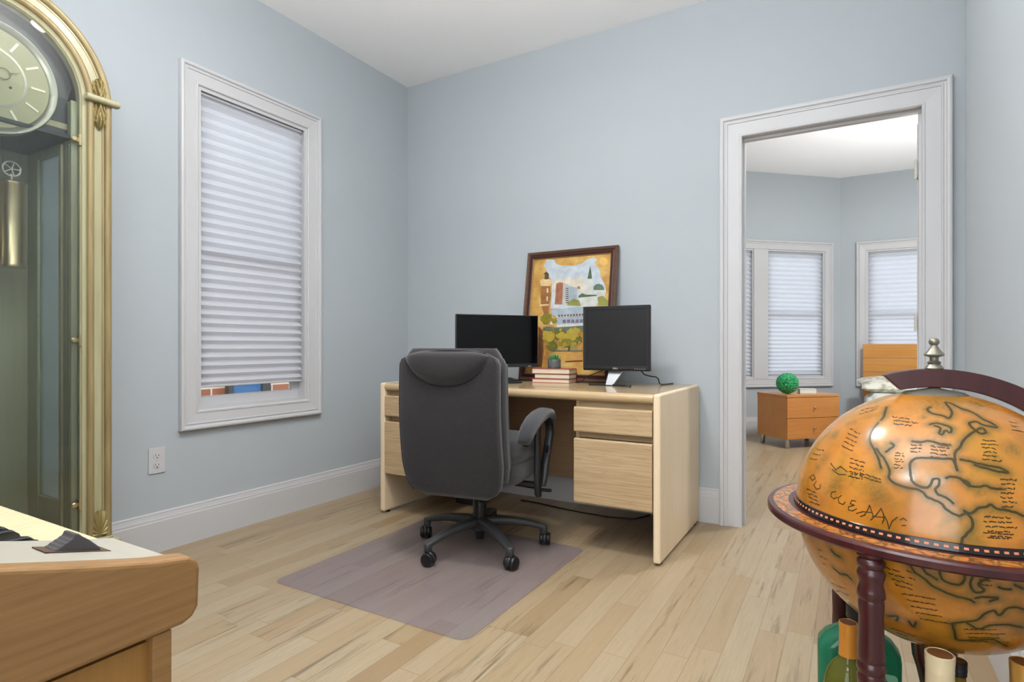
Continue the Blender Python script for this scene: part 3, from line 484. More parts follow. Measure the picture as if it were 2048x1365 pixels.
INK="""-152.9,18.2 -155.2,16.5 -152,15.6 -149.7,17 -151.9,18;-148.5,16.1 -149.6,13.9 -147,12.6 -144.6,13.6 -144.9,15.4;-134.7,14.6 -136.8,13.7 -136.8,11.9 -134.8,11.3 -133.3,12.4;-131.4,13.6 -132.8,12.2 -132,10.3 -129.9,10.1 -129,11.4;-124.3,12.9 -126.1,12.8 -126.6,11.3 -124.8,11.1;-124.8,11.1 -127.2,9.8 -127,8.5 -125.2,8.6 -123.6,9.9;-121.6,7.2 -120,8.2 -118.9,10.8 -118.5,12.6 -117.6,10.8 -116.5,8.4;-123.4,8 -120.8,9.4 -117.6,9.8;-117.4,6.9 -115.6,9.3 -114,12.2 -113,10.5 -112.6,7.8;-116.8,8.4 -112.6,9;-113.1,6.7 -112.4,9.4 -111.4,7.7 -110.7,5 -109.7,8.1 -108.1,10;-106.9,9.3 -105.9,10.2 -104.8,9.5;-106.3,7.3 -105,7.6;-142.8,25.9 -138.2,23.8 -136.1,25.7 -131.7,24.3;-140.1,23.4 -135.4,22.1 -132,22.8;-123.2,56 -121.5,55.1 -120.6,55.2 -119.9,55.4 -119.3,55.8;-117.9,55.1 -116.9,55.1 -116.3,55.6 -115,55.1;-113.9,55.2 -113.1,55.3 -112.5,55.3 -111.5,54.8 -110.8,55.2;-120.4,53.3 -119.6,53.2 -119.1,53.6 -117.9,53 -117.6,53.7 -116.5,53.5 -115.6,53.3;-114.9,53.3 -114,53.1 -113.3,53.3 -112.4,53.3 -111.4,52.7 -111,53.5 -109.9,52.8;-109.1,53.4 -108.5,53.5 -107.5,52.6 -106.8,52.7 -106.3,53.4;-105.5,53 -105.3,52.8 -105.2,53.1 -105.2,52.9;-119.1,51.6 -117.8,50.9 -117.3,51.4 -116.2,50.7 -115.8,51.4;-115,51 -114.5,51.6 -113.6,51.3 -112.8,51.5;-111.7,50.6 -111.3,51.3 -110.7,51.5 -109.9,51.2 -109,50.7 -108.7,51.4 -108,51.2;-106.3,42.6 -105.6,42.5 -105,42.6 -104.3,42.8;-103.7,43.3 -103.2,42.7 -102.9,43.2 -102.6,42.9;-106.2,41.3 -105.5,40.8 -105.1,40.8 -104.4,41.1 -104,40.9 -103.4,40.9;-102.7,41.2 -102.2,41.2 -101.8,41.6 -101.4,41.1;-106.1,39.1 -105.7,39.1 -105.2,39.3 -104.7,39.2 -104.2,39.5 -103.7,39.9 -103.3,39.5;-102.6,39.9 -102.2,39.4 -101.8,40 -101.3,39.4;-105.8,38 -105.2,37.5 -104.9,38.1 -104.3,37.6 -103.8,37.9 -103.3,37.7 -102.9,37.7;-102.3,38 -102.1,38.2 -101.9,38.2 -101.8,38;-96.2,43.2 -95.5,43.1 -94.9,43.1 -94.4,43.2 -93.7,43.1 -93.2,42.6;-92.5,43.1 -91.9,42.9 -91.3,43 -90.8,42.6 -90.3,42.9 -89.8,42.6;-89.2,43.1 -89,42.5 -88.7,42.4 -88.4,42.6;-97.4,41.5 -96.9,41.4 -96.4,41.6 -95.8,40.8 -95.2,40.9;-94.5,41.1 -93.9,41.1 -93.3,40.9 -92.8,41.4 -92.3,40.9 -91.8,40.9 -91.2,41.1;-90.5,40.6 -90.1,41.1 -89.9,41 -89.6,40.5;-97.3,39.7 -96.9,39.8 -96.3,39.4 -95.8,39.7 -95.3,39.4 -94.9,39.8 -94.3,39.1;-93.6,39.8 -93.1,39.6 -92.6,39.1 -92,39.7 -91.6,39.5 -91,39.6;-97.4,37.9 -96.9,38.2 -96.4,38.1 -95.8,38.2 -95.2,38.1 -94.7,37.7 -94.2,37.7;-93.5,37.8 -93,37.6 -92.5,37.8 -92.1,37.5 -91.5,38.1 -91.1,37.4 -90.6,37.8;-89.9,37.7 -89.8,38 -89.7,38 -89.6,37.9;-97.2,36.4 -96.7,36.6 -96.3,36 -95.8,36 -95.3,36.4;-94.7,36.6 -94.2,36 -93.8,36.2 -93.3,36.2 -92.9,36.1 -92.4,36 -91.9,36.3;-91.2,35.9 -90.6,35.9 -90.1,36 -89.6,36 -89.1,35.7;-73.1,45.6 -72.4,45.9 -72.2,45.4 -71.5,45.4 -71.2,45.2 -70.3,45.5;-69.9,45.4 -69.5,45.3 -68.9,45.5 -68.2,45.5 -67.7,45.2 -67,45.5;-74.9,43.6 -74.1,43.9 -73.7,43.5 -73,43.7 -72.3,44;-71.8,43.4 -71.1,43.5 -70.4,43.7 -69.8,43.7 -69.1,43.8 -68.7,43.6 -67.9,43.7;-67.1,43.6 -67.2,43.6 -67.2,43.2 -67,43.4;-75,42.2 -74.3,42.2 -73.8,42.1 -73.4,41.8 -72.6,42.2 -72.1,42.1 -71.5,42.2;-70.8,42.1 -70.2,41.9 -69.6,41.6 -69.2,41.3;-75.2,39.9 -74.7,39.9 -74,40.1 -73.3,40.4 -72.9,40.4 -72.4,40.1 -71.8,40.2;-70.9,40.4 -70.5,40.2 -70,39.9 -69.4,39.9;-76,38.6 -75.4,38.7 -75,38.7 -74.5,38.3 -73.9,38.4 -73.4,38.5 -72.8,38.4;-72.4,38.4 -71.8,38.6 -71.5,38.1 -70.8,38.3 -70.3,38.4;-76.8,37 -76.3,36.7 -75.8,36.6 -75.3,36.8 -74.7,37 -74.3,36.9 -73.8,36.7;-73.2,36.8 -72.7,36.6 -72.3,36.3 -71.7,36.7 -71.2,36.5 -70.8,36.3;-70.4,36.3 -69.9,36.2 -69.5,36.3 -68.8,36.8;-72.2,28.9 -71.7,29.1 -71.3,29 -70.7,29.1 -70.2,29.1 -69.9,28.7 -69.2,29.1;-68.9,28.8 -68.2,29.3 -67.8,29.3 -67.5,28.8;-67,28.8 -66.8,28.8 -66.4,28.7 -66,29.3;-72.4,27.1 -71.9,27.2 -71.4,27.1 -70.9,27.3;-70.4,27.4 -70,27.4 -69.4,27.5 -68.9,27.5;-68.3,27.3 -67.9,27.4 -67.7,27.1 -67.3,27.3;-73,25.5 -72.5,25.5 -72.1,25.2 -71.5,25.4 -70.9,25.6;-70.5,25.7 -70.1,25.7 -69.6,25.7 -69.2,25.5 -68.8,25.4;-68,25.8 -68.2,25.3 -67.9,25.9 -67.7,25.9;-73.3,23.9 -73,23.8 -72.5,23.9 -72.2,23.7 -71.7,24.1;-71.4,23.7 -71,23.6 -70.5,24 -69.9,24.2 -69.6,23.7 -69.1,23.9 -68.6,24;-73.8,22.4 -73.4,22.3 -73,22 -72.5,21.9 -72.1,22.1;-71.3,22.4 -70.9,22 -70.5,22 -70,22.3 -69.6,22;-73.4,20.8 -73,20.4 -72.6,20.7 -72.3,20.5 -71.8,20.6;-71.3,20.8 -70.8,20.9 -70.4,20.4 -70,20.5 -69.5,20.8;-69,20.6 -68.9,20.3 -68.7,20.5 -68.5,20.4;-74.1,18.6 -73.6,18.7 -73.2,18.8 -72.8,18.8 -72.3,19.2 -71.8,18.7;-71.4,18.8 -71,18.8 -70.5,18.9 -70.1,19.2;-80.2,14.6 -79.8,14.7 -79.3,15.1 -79,14.6 -78.5,15.1 -78.1,14.9;-77.7,14.6 -77.3,14.8 -76.9,15 -76.6,14.7 -76.2,14.8 -75.7,15;-75.4,15 -75.1,14.7 -74.6,14.7 -74.2,14.8 -73.9,14.8;-73.4,15.2 -73,15.1 -72.7,14.7 -72.3,14.7 -71.8,14.9;-80.5,12.9 -80.1,13.1 -79.8,12.8 -79.5,12.9;-78.8,13.1 -78.4,13 -78,13.3 -77.6,13.1 -77.3,13.2 -76.9,13.1 -76.5,13.1;-76,13.3 -75.6,13.1 -75.3,12.9 -75,13.2 -74.5,13.4 -74.2,13 -73.8,13.1;-73.4,13.4 -73,13.3 -72.7,13.4 -72.2,13.2 -71.8,13.4 -71.4,13.3;-80,11.2 -79.6,11.2 -79.2,11.5 -78.9,11.3 -78.4,11.1;-77.9,11.1 -77.6,11.5 -77.2,11.4 -76.8,11.6 -76.4,11.6 -76.1,11.6;-75.7,11.7 -75.3,11.4 -74.9,11.6 -74.5,11.4 -74.2,11.4 -73.8,11.3;-73.4,11.5 -73,11.4 -72.6,11.7 -72.3,11.4 -71.9,11.6 -71.5,11.6 -71.1,11.6;-70.7,11.4 -70.5,11.3 -70.3,11.6 -70,11.8;-79.4,9.9 -79.1,9.5 -78.8,9.6 -78.4,9.5 -78,10 -77.7,9.7;-77.1,9.9 -76.7,9.6 -76.3,9.7 -75.9,9.6 -75.5,9.7 -75.2,9.7 -74.8,9.6;-74.4,9.9 -74,10.1 -73.6,9.9 -73.2,10.1;-72.7,10 -72.7,10.1 -72.7,9.7 -72.7,9.9;-78.8,8.1 -78.5,7.9 -78.1,8 -77.7,7.8 -77.4,8.2 -77,7.9;-76.5,7.9 -76.1,8.2 -75.6,8.2 -75.2,8.2 -74.9,8.1;-74.3,8.2 -74,8.1 -73.6,8.1 -73.2,7.9 -72.8,8 -72.4,7.9 -72.1,7.9;-46.4,55.6 -45.1,55.6 -45.1,54.9 -43.4,55.1;-42.1,55 -42.1,54.8 -41.5,54.8 -41.4,54.6;-48.4,53.7 -47.9,53.4 -47.9,52.8 -46.7,52.8 -45.2,52.9;-43.9,52.8 -44,52.7 -44,52.6 -43.7,52.7;-51.7,50.9 -50.8,51 -49.9,50.9 -49.5,50.5 -48.2,50.9 -48.2,50.2 -46.4,50.6;-45.7,50.5 -46.4,49.7 -45.6,49.8 -44.9,49.7;-112.1,36.2 -111.6,36.2 -111.3,36.7 -110.6,36.3 -110.1,36.2 -109.7,36.3;-109,36.2 -108.9,36.3 -109,36.6 -108.9,36.5;-112.1,34.9 -111.7,35.1 -111.1,35.1 -110.6,35.2 -110.1,35.3 -109.7,35.2;-109,35.4 -108.6,35.2 -108.5,35.5 -108.1,35.1;-111.9,33.8 -111.3,33.6 -110.7,33.5 -110.2,33.9;-109.4,33.6 -109.2,33.6 -108.9,33.5 -108.9,33.9;-111.3,32.7 -110.8,32.3 -110.2,32.5 -109.7,32.7 -109.2,32.8;-108.7,32.8 -108.5,32.7 -108.1,32.7 -107.9,32.9;-111.6,31 -111.1,31.2 -110.5,31.2 -110,31 -109.5,31 -108.9,30.9;-111.3,29.6 -110.8,29.6 -110.1,29.6 -109.6,30.2;-108.9,29.8 -108.5,29.8 -108.1,30.2 -107.8,29.9;-132.7,30.5 -132.1,30.3 -131.4,30.4 -130.9,30.5;-130,30.1 -129.2,29.8 -128.9,30.2 -128.1,30.1;-127.3,29.7 -126.6,29.8 -125.9,29.9 -125.3,29.9 -124.4,29.6;-131.8,28.3 -131.4,28.6 -130.6,28.3 -130.1,28.5 -129.4,28.4;-128.8,28.4 -128.2,28.5 -127.3,27.9 -126.8,28.2;-126,27.9 -125.5,27.8 -125.1,28.2 -124.4,27.7;-131.4,26.7 -130.9,26.7 -130.2,26.5 -129.5,26.3;-129,26.3 -128.3,26 -128,26.5 -127.1,26.2 -126.7,26.3;-126.1,26 -125.6,26.1 -125.2,26.4 -124.8,26.4;-124.1,26.1 -123.9,25.9 -123.9,26.1 -123.7,26;-130.7,24.4 -130,24.6 -129.5,24.8 -128.6,24.4;-128.1,24.7 -127.4,24.6 -126.5,24.1 -126.1,24.7;-125.2,24.1 -124.9,24.4 -124.1,24 -123.5,24.3;-130.3,22.5 -129.5,22.5 -128.9,22.6 -128.2,22.6 -127.4,22.4;-127,22.7 -126.4,22.7 -125.6,22.5 -125,22.5 -124.5,22.6;-123.8,22.4 -123.7,22.5 -123.3,22.5 -123.2,22.6;-141.8,35.6 -140.3,34.9 -139.4,35 -138.2,34.5;-137.6,34.8 -136.7,34.4 -136,34.3 -135,34.1 -134.3,34.2;-133.4,33.7 -133.4,33.7 -133.9,34.4 -133.7,34.2;-142.3,37.5 -141.1,37.6 -140.2,37.5 -138.9,37 -138,37.1;-136.9,36.6 -136.2,36.8 -134.8,36.3 -134,36.4;-142.9,39.7 -141.6,39.7 -140.3,39.3 -139.3,39.4;-138.3,39.1 -137.6,39.1 -136.5,38.6 -135.9,38.5;-135,38.4 -134.9,38.7 -134.7,38.7 -133.9,38.3;-144.1,42.2 -142.3,41.7 -141.5,41.7 -140.7,41.8 -139.4,41.3;-138.4,41.2 -138,41.5 -136.4,40.7 -136,41 -135.1,41;-145.4,44.6 -144.7,44.8 -143.2,44.4 -142.5,44.5;-140.5,43.6 -140.2,44 -138.2,43.2 -137.5,43.4;-136.6,43.2 -136.3,43.3 -135.8,43.1 -135.3,43;-125.2,25.1 -124.6,24.6 -124,24.9 -123.4,24.5 -122.8,24.6;-122.4,24.8 -121.7,24.8 -121,24.5 -120.4,24.3 -119.8,24.3;-119.4,24.5 -118.9,24.5 -118.1,24 -117.6,24.2 -117,23.8;-116.6,23.9 -116.4,24.1 -116,23.9 -115.6,23.6;-124.8,23.8 -124.2,23.6 -123.6,23.3 -123.1,23.3;-122.7,23.6 -122,23.4 -121.6,23.4 -121,23.2 -120.5,23.4;-119.9,23.2 -119.4,22.8 -118.9,23.1 -118.3,22.9;-117.9,23 -117.4,22.7 -117.1,23 -116.5,22.7;-116.1,22.9 -115.8,22.6 -115.5,22.6 -115.4,22.9;-152.6,54.4 -151,54.5 -150.6,55.1 -149.1,55.3;-149.4,56 -150.2,56.9 -147.8,56.3 -146.6,56.4;-146.8,57.2 -146.1,57.6 -144.2,57.5 -145,58.5 -145,59.2;-142.8,58.8 -142.9,59.1 -142.8,59.5 -142.9,59.8;-157.8,56.9 -154.7,56.7 -155.6,57.7 -155.6,58.2;-154.9,58.6 -152.1,58.2 -153.3,59.3 -152.2,59.7;-149.3,59.1 -150,60 -147.9,59.8 -147.9,60.5 -148.5,61.3;-146.1,61 -145.5,61.1 -146.6,61.8 -145.6,61.9;-155.5,10.3 -154.3,10.8 -153.1,10.9 -152,10.9 -151,10.9;-149.8,10.9 -148.9,10.8 -148.1,11.1 -147.1,11;-153.7,9.1 -152.3,8.9 -151.2,9.1 -150.1,9.6 -149.1,9.6;-148,9.3 -146.9,9.4 -146,9.6 -145.2,9.2;-152.3,7.6 -151.1,7.9 -150.1,7.9 -149.1,7.7 -148.4,7.9;-147.3,7.6 -146.3,8 -145.2,7.7 -144.3,7.6;-150.8,6 -149.7,5.8 -148.9,6.3 -147.7,6.1;-147,6.3 -145.8,6 -145,6.6 -144,6.1 -143.1,6.6;-163.9,24 -162.8,24.6 -160.8,24.6 -159.2,24.8;-157.8,25 -156.8,24.9 -156.1,25.3 -155.1,25.5;-163.3,27.2 -160.9,27.2 -159.5,27.2 -158.4,27.7 -156.4,27.6;-155.6,28 -155.2,28.1 -154.3,28 -154.1,28.2;-162.8,30.2 -159.6,29.8 -158,30 -157,30.3;-155.6,30.3 -155.3,30.8 -153.6,30.4 -153,30.6;-129.6,23.6 -129.3,23.8 -128.6,23.9 -128.1,23.7;-127.6,24.1 -127.1,23.6 -126.8,23.8 -126.4,23.8;-129.4,22.9 -128.8,22.9 -128,22.2 -127.4,22.6 -126.8,22.7;-126.3,22.7 -126.2,22.4 -126.1,22.6 -126,22.1;-112.5,-11.4 -112.2,-11.4 -112,-11.2 -111.6,-11.1 -111.4,-11.1 -111.1,-11.4 -110.9,-11.6 -110.5,-11.4 -110.3,-11.6;-109.8,-11.1 -109.5,-11.2 -109.3,-11.5 -109,-11.4 -108.7,-11.5 -108.4,-11.5 -108.2,-11.6 -107.8,-11.3;-107.4,-11.5 -107.4,-11.3 -107.3,-11.6 -107.3,-11.3;-111.4,-13.3 -111.1,-13.5 -110.8,-13.3 -110.5,-13.6 -110.2,-13.6 -109.9,-13.3 -109.5,-13.2;-109.2,-13.5 -108.9,-13.7 -108.6,-13.8 -108.3,-13.8 -108.1,-13.3;-107.7,-13.3 -107.4,-13.7 -107.1,-13.4 -106.8,-13.5 -106.6,-13.8 -106.3,-13.6 -106,-13.8 -105.7,-13.4;-110.4,-15.7 -110,-15.7 -109.7,-15.6 -109.3,-15.4 -109,-15.6;-108.6,-15.8 -108.3,-15.6 -108,-15.9 -107.7,-16 -107.4,-15.8;-107,-15.5 -106.6,-15.5 -106.3,-15.6 -106,-15.7 -105.7,-16;-105.3,-16 -105,-16.1 -104.7,-15.8 -104.4,-16.1 -104,-16;-103.6,-16.2 -103.5,-16 -103.3,-16 -103.2,-16.3;-109.3,-17.5 -108.9,-17.6 -108.7,-18.2 -108.3,-18 -108,-17.8;-107.6,-17.8 -107.3,-18.1 -107,-17.9 -106.7,-18.2 -106.4,-17.9 -106.1,-18.1 -105.8,-17.7 -105.5,-17.8 -105.3,-17.9;-104.9,-18 -104.6,-17.8 -104.3,-18 -104.1,-18 -103.8,-18.4;-103.4,-18.4 -103.4,-18 -103.3,-18 -103.3,-18;-107.2,-21.6 -106.8,-21.5 -106.5,-21.5 -106.1,-21.1 -105.8,-20.9 -105.5,-21.3 -105.2,-21.1;-104.8,-21 -104.5,-21.3 -104.2,-21.3 -103.9,-20.7 -103.5,-20.9 -103.3,-21 -103,-20.6 -102.7,-20.6;-102.4,-21.1 -102,-20.7 -101.7,-20.7 -101.4,-20.6 -101.1,-20.6 -100.7,-20.9;-100.3,-20.5 -100,-20.3 -99.8,-20.6 -99.5,-20.8 -99.2,-20.3 -99,-20.6 -98.7,-20.4;-98.3,-20.8 -98,-20.3 -97.7,-20.4 -97.4,-20.5 -97.1,-20.6 -96.8,-20.3 -96.6,-20.5 -96.3,-20.3;-95.9,-20.1 -95.8,-20.1 -95.8,-20.6 -95.7,-20.3;-105.6,-23.8 -105.3,-23.8 -105,-23.6 -104.7,-23.7 -104.4,-23.8 -104.1,-23.9 -103.8,-24;-103.4,-24 -103,-23.4 -102.7,-23.8 -102.3,-23.2 -102.1,-23.8 -101.7,-23.3 -101.4,-23.3 -101.1,-23.6;-100.7,-23.6 -100.5,-23.6 -100.1,-23 -99.9,-23.2 -99.6,-23.4 -99.3,-23.6;-98.9,-23.5 -98.6,-23.1 -98.2,-23.3 -97.9,-22.8 -97.6,-22.9 -97.3,-23;-96.9,-23.2 -96.6,-22.8 -96.3,-22.9 -96.1,-23.1 -95.8,-22.9 -95.5,-23.1;-104.2,-26.4 -103.9,-26.9 -103.5,-26.3 -103.1,-26.8 -102.8,-26.7;-102.4,-26.8 -102,-26.6 -101.7,-26 -101.5,-26.4 -101.1,-26 -100.8,-26.6 -100.5,-26.4 -100.1,-26;-99.8,-26.1 -99.4,-26.1 -99.1,-26 -98.8,-26.1 -98.5,-26.1 -98.2,-26.3 -97.9,-25.8;-97.5,-26 -97.2,-25.7 -96.8,-25.5 -96.5,-26.1 -96.1,-25.9;-95.7,-26.1 -95.4,-25.6 -95,-25.5 -94.7,-25.4;-102.8,-29.9 -102.5,-29.9 -102.1,-29.3 -101.9,-29.3 -101.6,-29.3 -101.2,-29.4;-100.8,-29.6 -100.4,-29.1 -100,-28.9 -99.7,-29.3 -99.3,-29.3;-98.9,-29 -98.6,-28.8 -98.3,-29.1 -98,-29 -97.7,-28.6 -97.4,-29 -97.1,-29.2;-96.7,-29.2 -96.4,-28.6 -96.1,-28.7 -95.8,-29 -95.5,-28.5 -95.1,-28.8 -94.8,-28.4;-94.4,-28.4 -94.1,-28.5 -93.8,-28.4 -93.4,-28.7 -93.1,-28.7;-101.3,-32.6 -100.8,-32.6 -100.4,-32.4 -100.1,-32.4;-99.6,-32.8 -99.3,-32.7 -98.9,-32.3 -98.6,-32.5 -98.3,-31.9 -98,-32.2;-97.5,-32 -97.2,-32.4 -96.9,-31.9 -96.6,-31.9 -96.3,-31.7 -96,-32.4;-95.6,-32.2 -95.2,-32.4 -94.8,-32 -94.4,-32;-94,-31.9 -93.7,-31.7 -93.4,-31.9 -93.1,-31.9 -92.7,-31.9;-92.3,-31.9 -92,-31.4 -91.7,-31.6 -91.3,-31.5 -90.9,-32;-90.5,-31.8 -90.1,-32 -89.9,-31.7 -89.6,-31.7 -89.3,-31.9 -89,-31.4 -88.6,-31.9 -88.4,-32;-88,-31.2 -87.9,-31.6 -87.9,-31.3 -87.7,-32;-82.7,-7.1 -82.5,-6.9 -82.2,-7.1 -81.9,-7.1 -81.7,-7.1 -81.4,-7.2 -81.1,-7.3;-80.8,-7.2 -80.5,-7.1 -80.2,-7 -79.9,-6.8;-82.3,-8.7 -82,-8.7 -81.8,-8.7 -81.5,-8.8 -81.3,-8.8 -81,-8.6 -80.7,-9;-80.3,-8.6 -80.1,-9 -79.8,-8.6 -79.6,-8.7 -79.3,-8.7 -79,-8.9 -78.7,-8.8;-81.9,-10.7 -81.5,-10.4 -81.3,-10.4 -81,-10.8 -80.6,-10.5;-80.3,-10.7 -80,-10.8 -79.8,-10.6 -79.5,-10.4 -79.3,-10.8 -79,-10.8;-78.7,-10.4 -78.5,-10.4 -78.3,-10.5 -78.1,-10.7;-84.8,-33.5 -84.4,-33.6 -84.1,-33.5 -83.8,-33.2 -83.6,-32.6 -83.1,-33.4;-82.7,-33.1 -82.4,-33.2 -82.1,-33.1 -81.9,-32.9 -81.7,-32.3 -81.4,-32.3;-80.9,-32.9 -80.5,-32.8 -80.2,-32.4 -80,-32.1 -79.7,-32.1 -79.4,-32;-79,-31.8 -78.7,-31.8 -78.3,-32.2 -78,-32.2 -77.8,-32 -77.5,-31.7 -77.1,-32 -76.8,-32 -76.5,-31.8;-76.2,-31.6 -75.8,-31.6 -75.5,-31.9 -75.2,-31.5 -75,-31.2;-74.5,-31.2 -74.3,-31.1 -73.9,-31.1 -73.5,-31.2 -73.3,-31 -73,-30.9;-83.5,-35.8 -83.1,-35.8 -82.9,-35.8 -82.5,-35.6 -82.1,-35.9 -81.8,-35.7 -81.6,-35.3 -81.3,-34.9;-80.7,-35.4 -80.4,-35.5 -80.3,-34.9 -79.9,-35.2 -79.6,-35.2 -79.3,-34.6 -79.1,-34.5 -78.7,-35.1;-78.3,-34.7 -78,-34.7 -77.7,-34.1 -77.3,-34.5 -76.9,-34.4;-76.6,-34.1 -76.3,-33.9 -75.7,-34.5 -75.6,-33.9 -75.2,-34.1;-74.7,-34 -74.6,-33.7 -73.9,-34.4 -73.6,-34.3 -73.4,-33.8 -73.1,-33.8;-72.6,-34.2 -72.3,-34 -72.1,-33.6 -71.7,-33.7 -71.1,-34.1;-70.8,-33.6 -70.4,-33.7 -70.3,-33.3 -69.9,-33.4 -69.3,-33.8 -69.1,-33.4 -69,-33.1;-82.2,-37.9 -81.8,-37.9 -81.3,-38.4 -80.8,-38.5 -80.6,-38.1;-80.3,-37.6 -79.8,-38.2 -79.6,-37.6 -79.1,-38.1 -79,-37.4 -78.5,-38.1 -78.2,-37.7;-77.8,-37.8 -77.4,-37.7 -77.1,-37.7 -76.9,-37.3 -76.5,-37.4 -76.2,-37.2 -75.8,-37.6;-75.6,-36.7 -75.2,-36.6 -74.8,-36.6 -74.2,-37 -73.8,-37.2;-73.5,-36.7 -73.3,-36.4 -72.6,-37 -72.3,-37.1 -72,-36.7 -71.5,-36.9 -71.3,-36.8 -71.1,-36.3;-70.6,-36.1 -70.5,-36 -70.1,-36.7 -70.1,-36.3;-80.3,-41.7 -80,-41.2 -79.4,-41.6 -79.3,-40.7 -78.9,-40.7 -78.4,-41 -78,-41 -77.6,-41.1;-77.2,-41.1 -76.8,-41.2 -76.6,-40.7 -76.5,-40 -76.2,-39.9 -75.8,-39.8 -75.2,-40.4;-75,-39.8 -74.7,-39.7 -74,-40.5 -74,-39.6 -73.4,-40 -72.9,-40.5 -72.6,-40.3;-72.5,-39.4 -71.9,-39.8 -71.4,-40 -71.1,-39.8 -70.6,-40.2 -70.3,-40;-69.9,-39.6 -69.3,-39.9 -68.9,-39.8 -68.6,-39.7 -68,-40 -67.9,-39.4;-67.7,-38.9 -67.2,-38.9 -66.9,-38.9 -66.4,-38.8 -66.1,-38.8;-65.1,-39.7 -65.3,-39.2 -65,-39.3 -64.5,-39.8;-80.9,8.9 -80.6,9 -80.3,8.9 -80.1,8.9 -79.8,8.9 -79.6,8.9 -79.2,9.1 -78.9,9.1;-78.6,8.9 -78.4,9.1 -78.2,8.9 -77.9,9.1 -77.6,9.2 -77.4,9.2 -77.1,9.2 -76.9,8.9;-76.5,8.8 -76.2,9.1 -75.9,9.2 -75.7,8.9 -75.4,9.1 -75.2,8.8;-74.8,9.1 -74.5,9 -74.2,9 -73.9,9.1 -73.7,8.9 -73.3,9.2 -73,8.9;-72.7,9.2 -72.4,8.9 -72.1,8.9 -71.9,9.2 -71.6,9.1 -71.3,9.1;-79.6,7.2 -79.3,7.5 -79.1,7.3 -78.8,7.5 -78.6,7.3 -78.3,7.5 -78.1,7.4 -77.8,7.2 -77.6,7.3;-77.2,7.5 -76.9,7.2 -76.6,7.5 -76.3,7.5 -76,7.4 -75.7,7.4;-75.3,7.7 -75,7.6 -74.8,7.7 -74.6,7.3 -74.2,7.5 -74,7.6;-73.6,7.3 -73.5,7.3 -73.3,7.7 -73.2,7.3;-147.1,-15.1 -146.5,-15 -145.8,-14.7 -145.4,-15.2 -144.7,-14.7 -144.2,-14.6 -143.8,-14.9;-147.1,-18.7 -146.3,-18.5 -145.3,-17.9 -145,-18.5 -144.1,-18;-143.4,-18.4 -142.6,-18 -142.2,-18 -141.6,-18.1;-146.8,-21.5 -146.5,-21.9 -146,-22 -145.1,-21.3 -144.5,-21.4 -144.3,-21.8 -143.8,-21.9;-119.8,-49.3 -119,-48.8 -118.4,-48.6 -117.9,-48.5 -117.1,-47.9 -116.8,-48.1;-116.4,-48.8 -115.9,-48.5 -115,-47.6 -114.6,-47.7 -114.5,-48.7 -114.1,-48.8 -113.4,-48.1;-112.4,-47.3 -112.2,-47.9 -112,-48.4 -111.5,-48.1 -110.9,-47.4 -110.6,-48.1 -110.2,-48 -110,-48.7 -109.3,-47.8;-108.9,-48.5 -108.1,-47.5 -107.9,-48.5 -107.6,-49.1 -107.3,-49.3 -106.5,-48.1;-106.1,-48.9 -105.9,-47.9 -106.2,-49.1 -106,-48.5;-117.6,-52.8 -116.4,-51.6 -115.8,-51.8 -115.9,-52.8 -114.7,-51.7 -113.9,-51;-113.9,-52.3 -113.2,-52.2 -112.1,-50.9 -111.9,-51.6 -111.7,-52.4 -111.4,-52.8;-110.4,-52.2 -109.8,-51.8 -109.5,-52 -108.8,-51.4 -108.6,-51.9;-115.6,-57.5 -115.2,-57.8 -114.9,-58.2 -113.3,-56.3 -113.5,-57.9 -112,-56.1;-111.4,-56.4 -111.8,-58.6 -110.6,-57.1 -110.5,-58.3 -109.3,-56.8 -108.4,-55.9 -108,-56.5 -107.6,-56.7;-107.5,-58.5 -106.3,-56.7 -105.7,-56.7 -105.9,-59.1 -104.9,-57.6 -104.7,-59.1;-103.7,-57.7 -103,-57.2 -103.2,-59.4 -102.2,-56.8;-105.5,-7.5 -105.3,-7.5 -105,-7.5 -104.7,-7.9 -104.5,-7.7 -104.2,-7.6 -104,-7.6 -103.7,-8 -103.5,-8.1;-104.9,-10.2 -104.5,-10.3 -104.3,-10.3 -104,-10.6 -103.6,-10.4 -103.4,-10.5 -103.1,-10.7;-102.7,-10.5 -102.4,-10.5 -102.1,-10.6 -101.8,-10.6;-104.2,-13 -103.9,-13.2 -103.6,-13.1 -103.3,-13.2 -103,-13.4;-102.6,-13.3 -102.4,-13.3 -102.2,-13.5 -102,-13.5;-149.2,-33.3 -147.7,-32.7 -147.5,-33.1 -145.7,-32.2 -145,-32.1 -144.6,-32.3;-143.2,-31.8 -142.5,-31.9 -142.2,-32.2 -140.7,-31.1 -140.5,-31.7 -139.5,-31.1 -139.4,-31.8 -138.1,-30.8;-137.2,-30.7 -137,-30.7 -136.6,-30.6 -136.3,-30.7;-151,-38.4 -149.3,-37.7 -148,-37.5 -147.1,-37.3 -144.4,-35.6 -144,-35.9;-142.4,-35.3 -141.7,-35.1 -141.3,-35.4 -140.4,-35 -140.4,-35.5;-139.1,-35.1 -138.4,-34.9 -137.7,-34.9 -136.8,-34.5 -136.6,-35.1"""
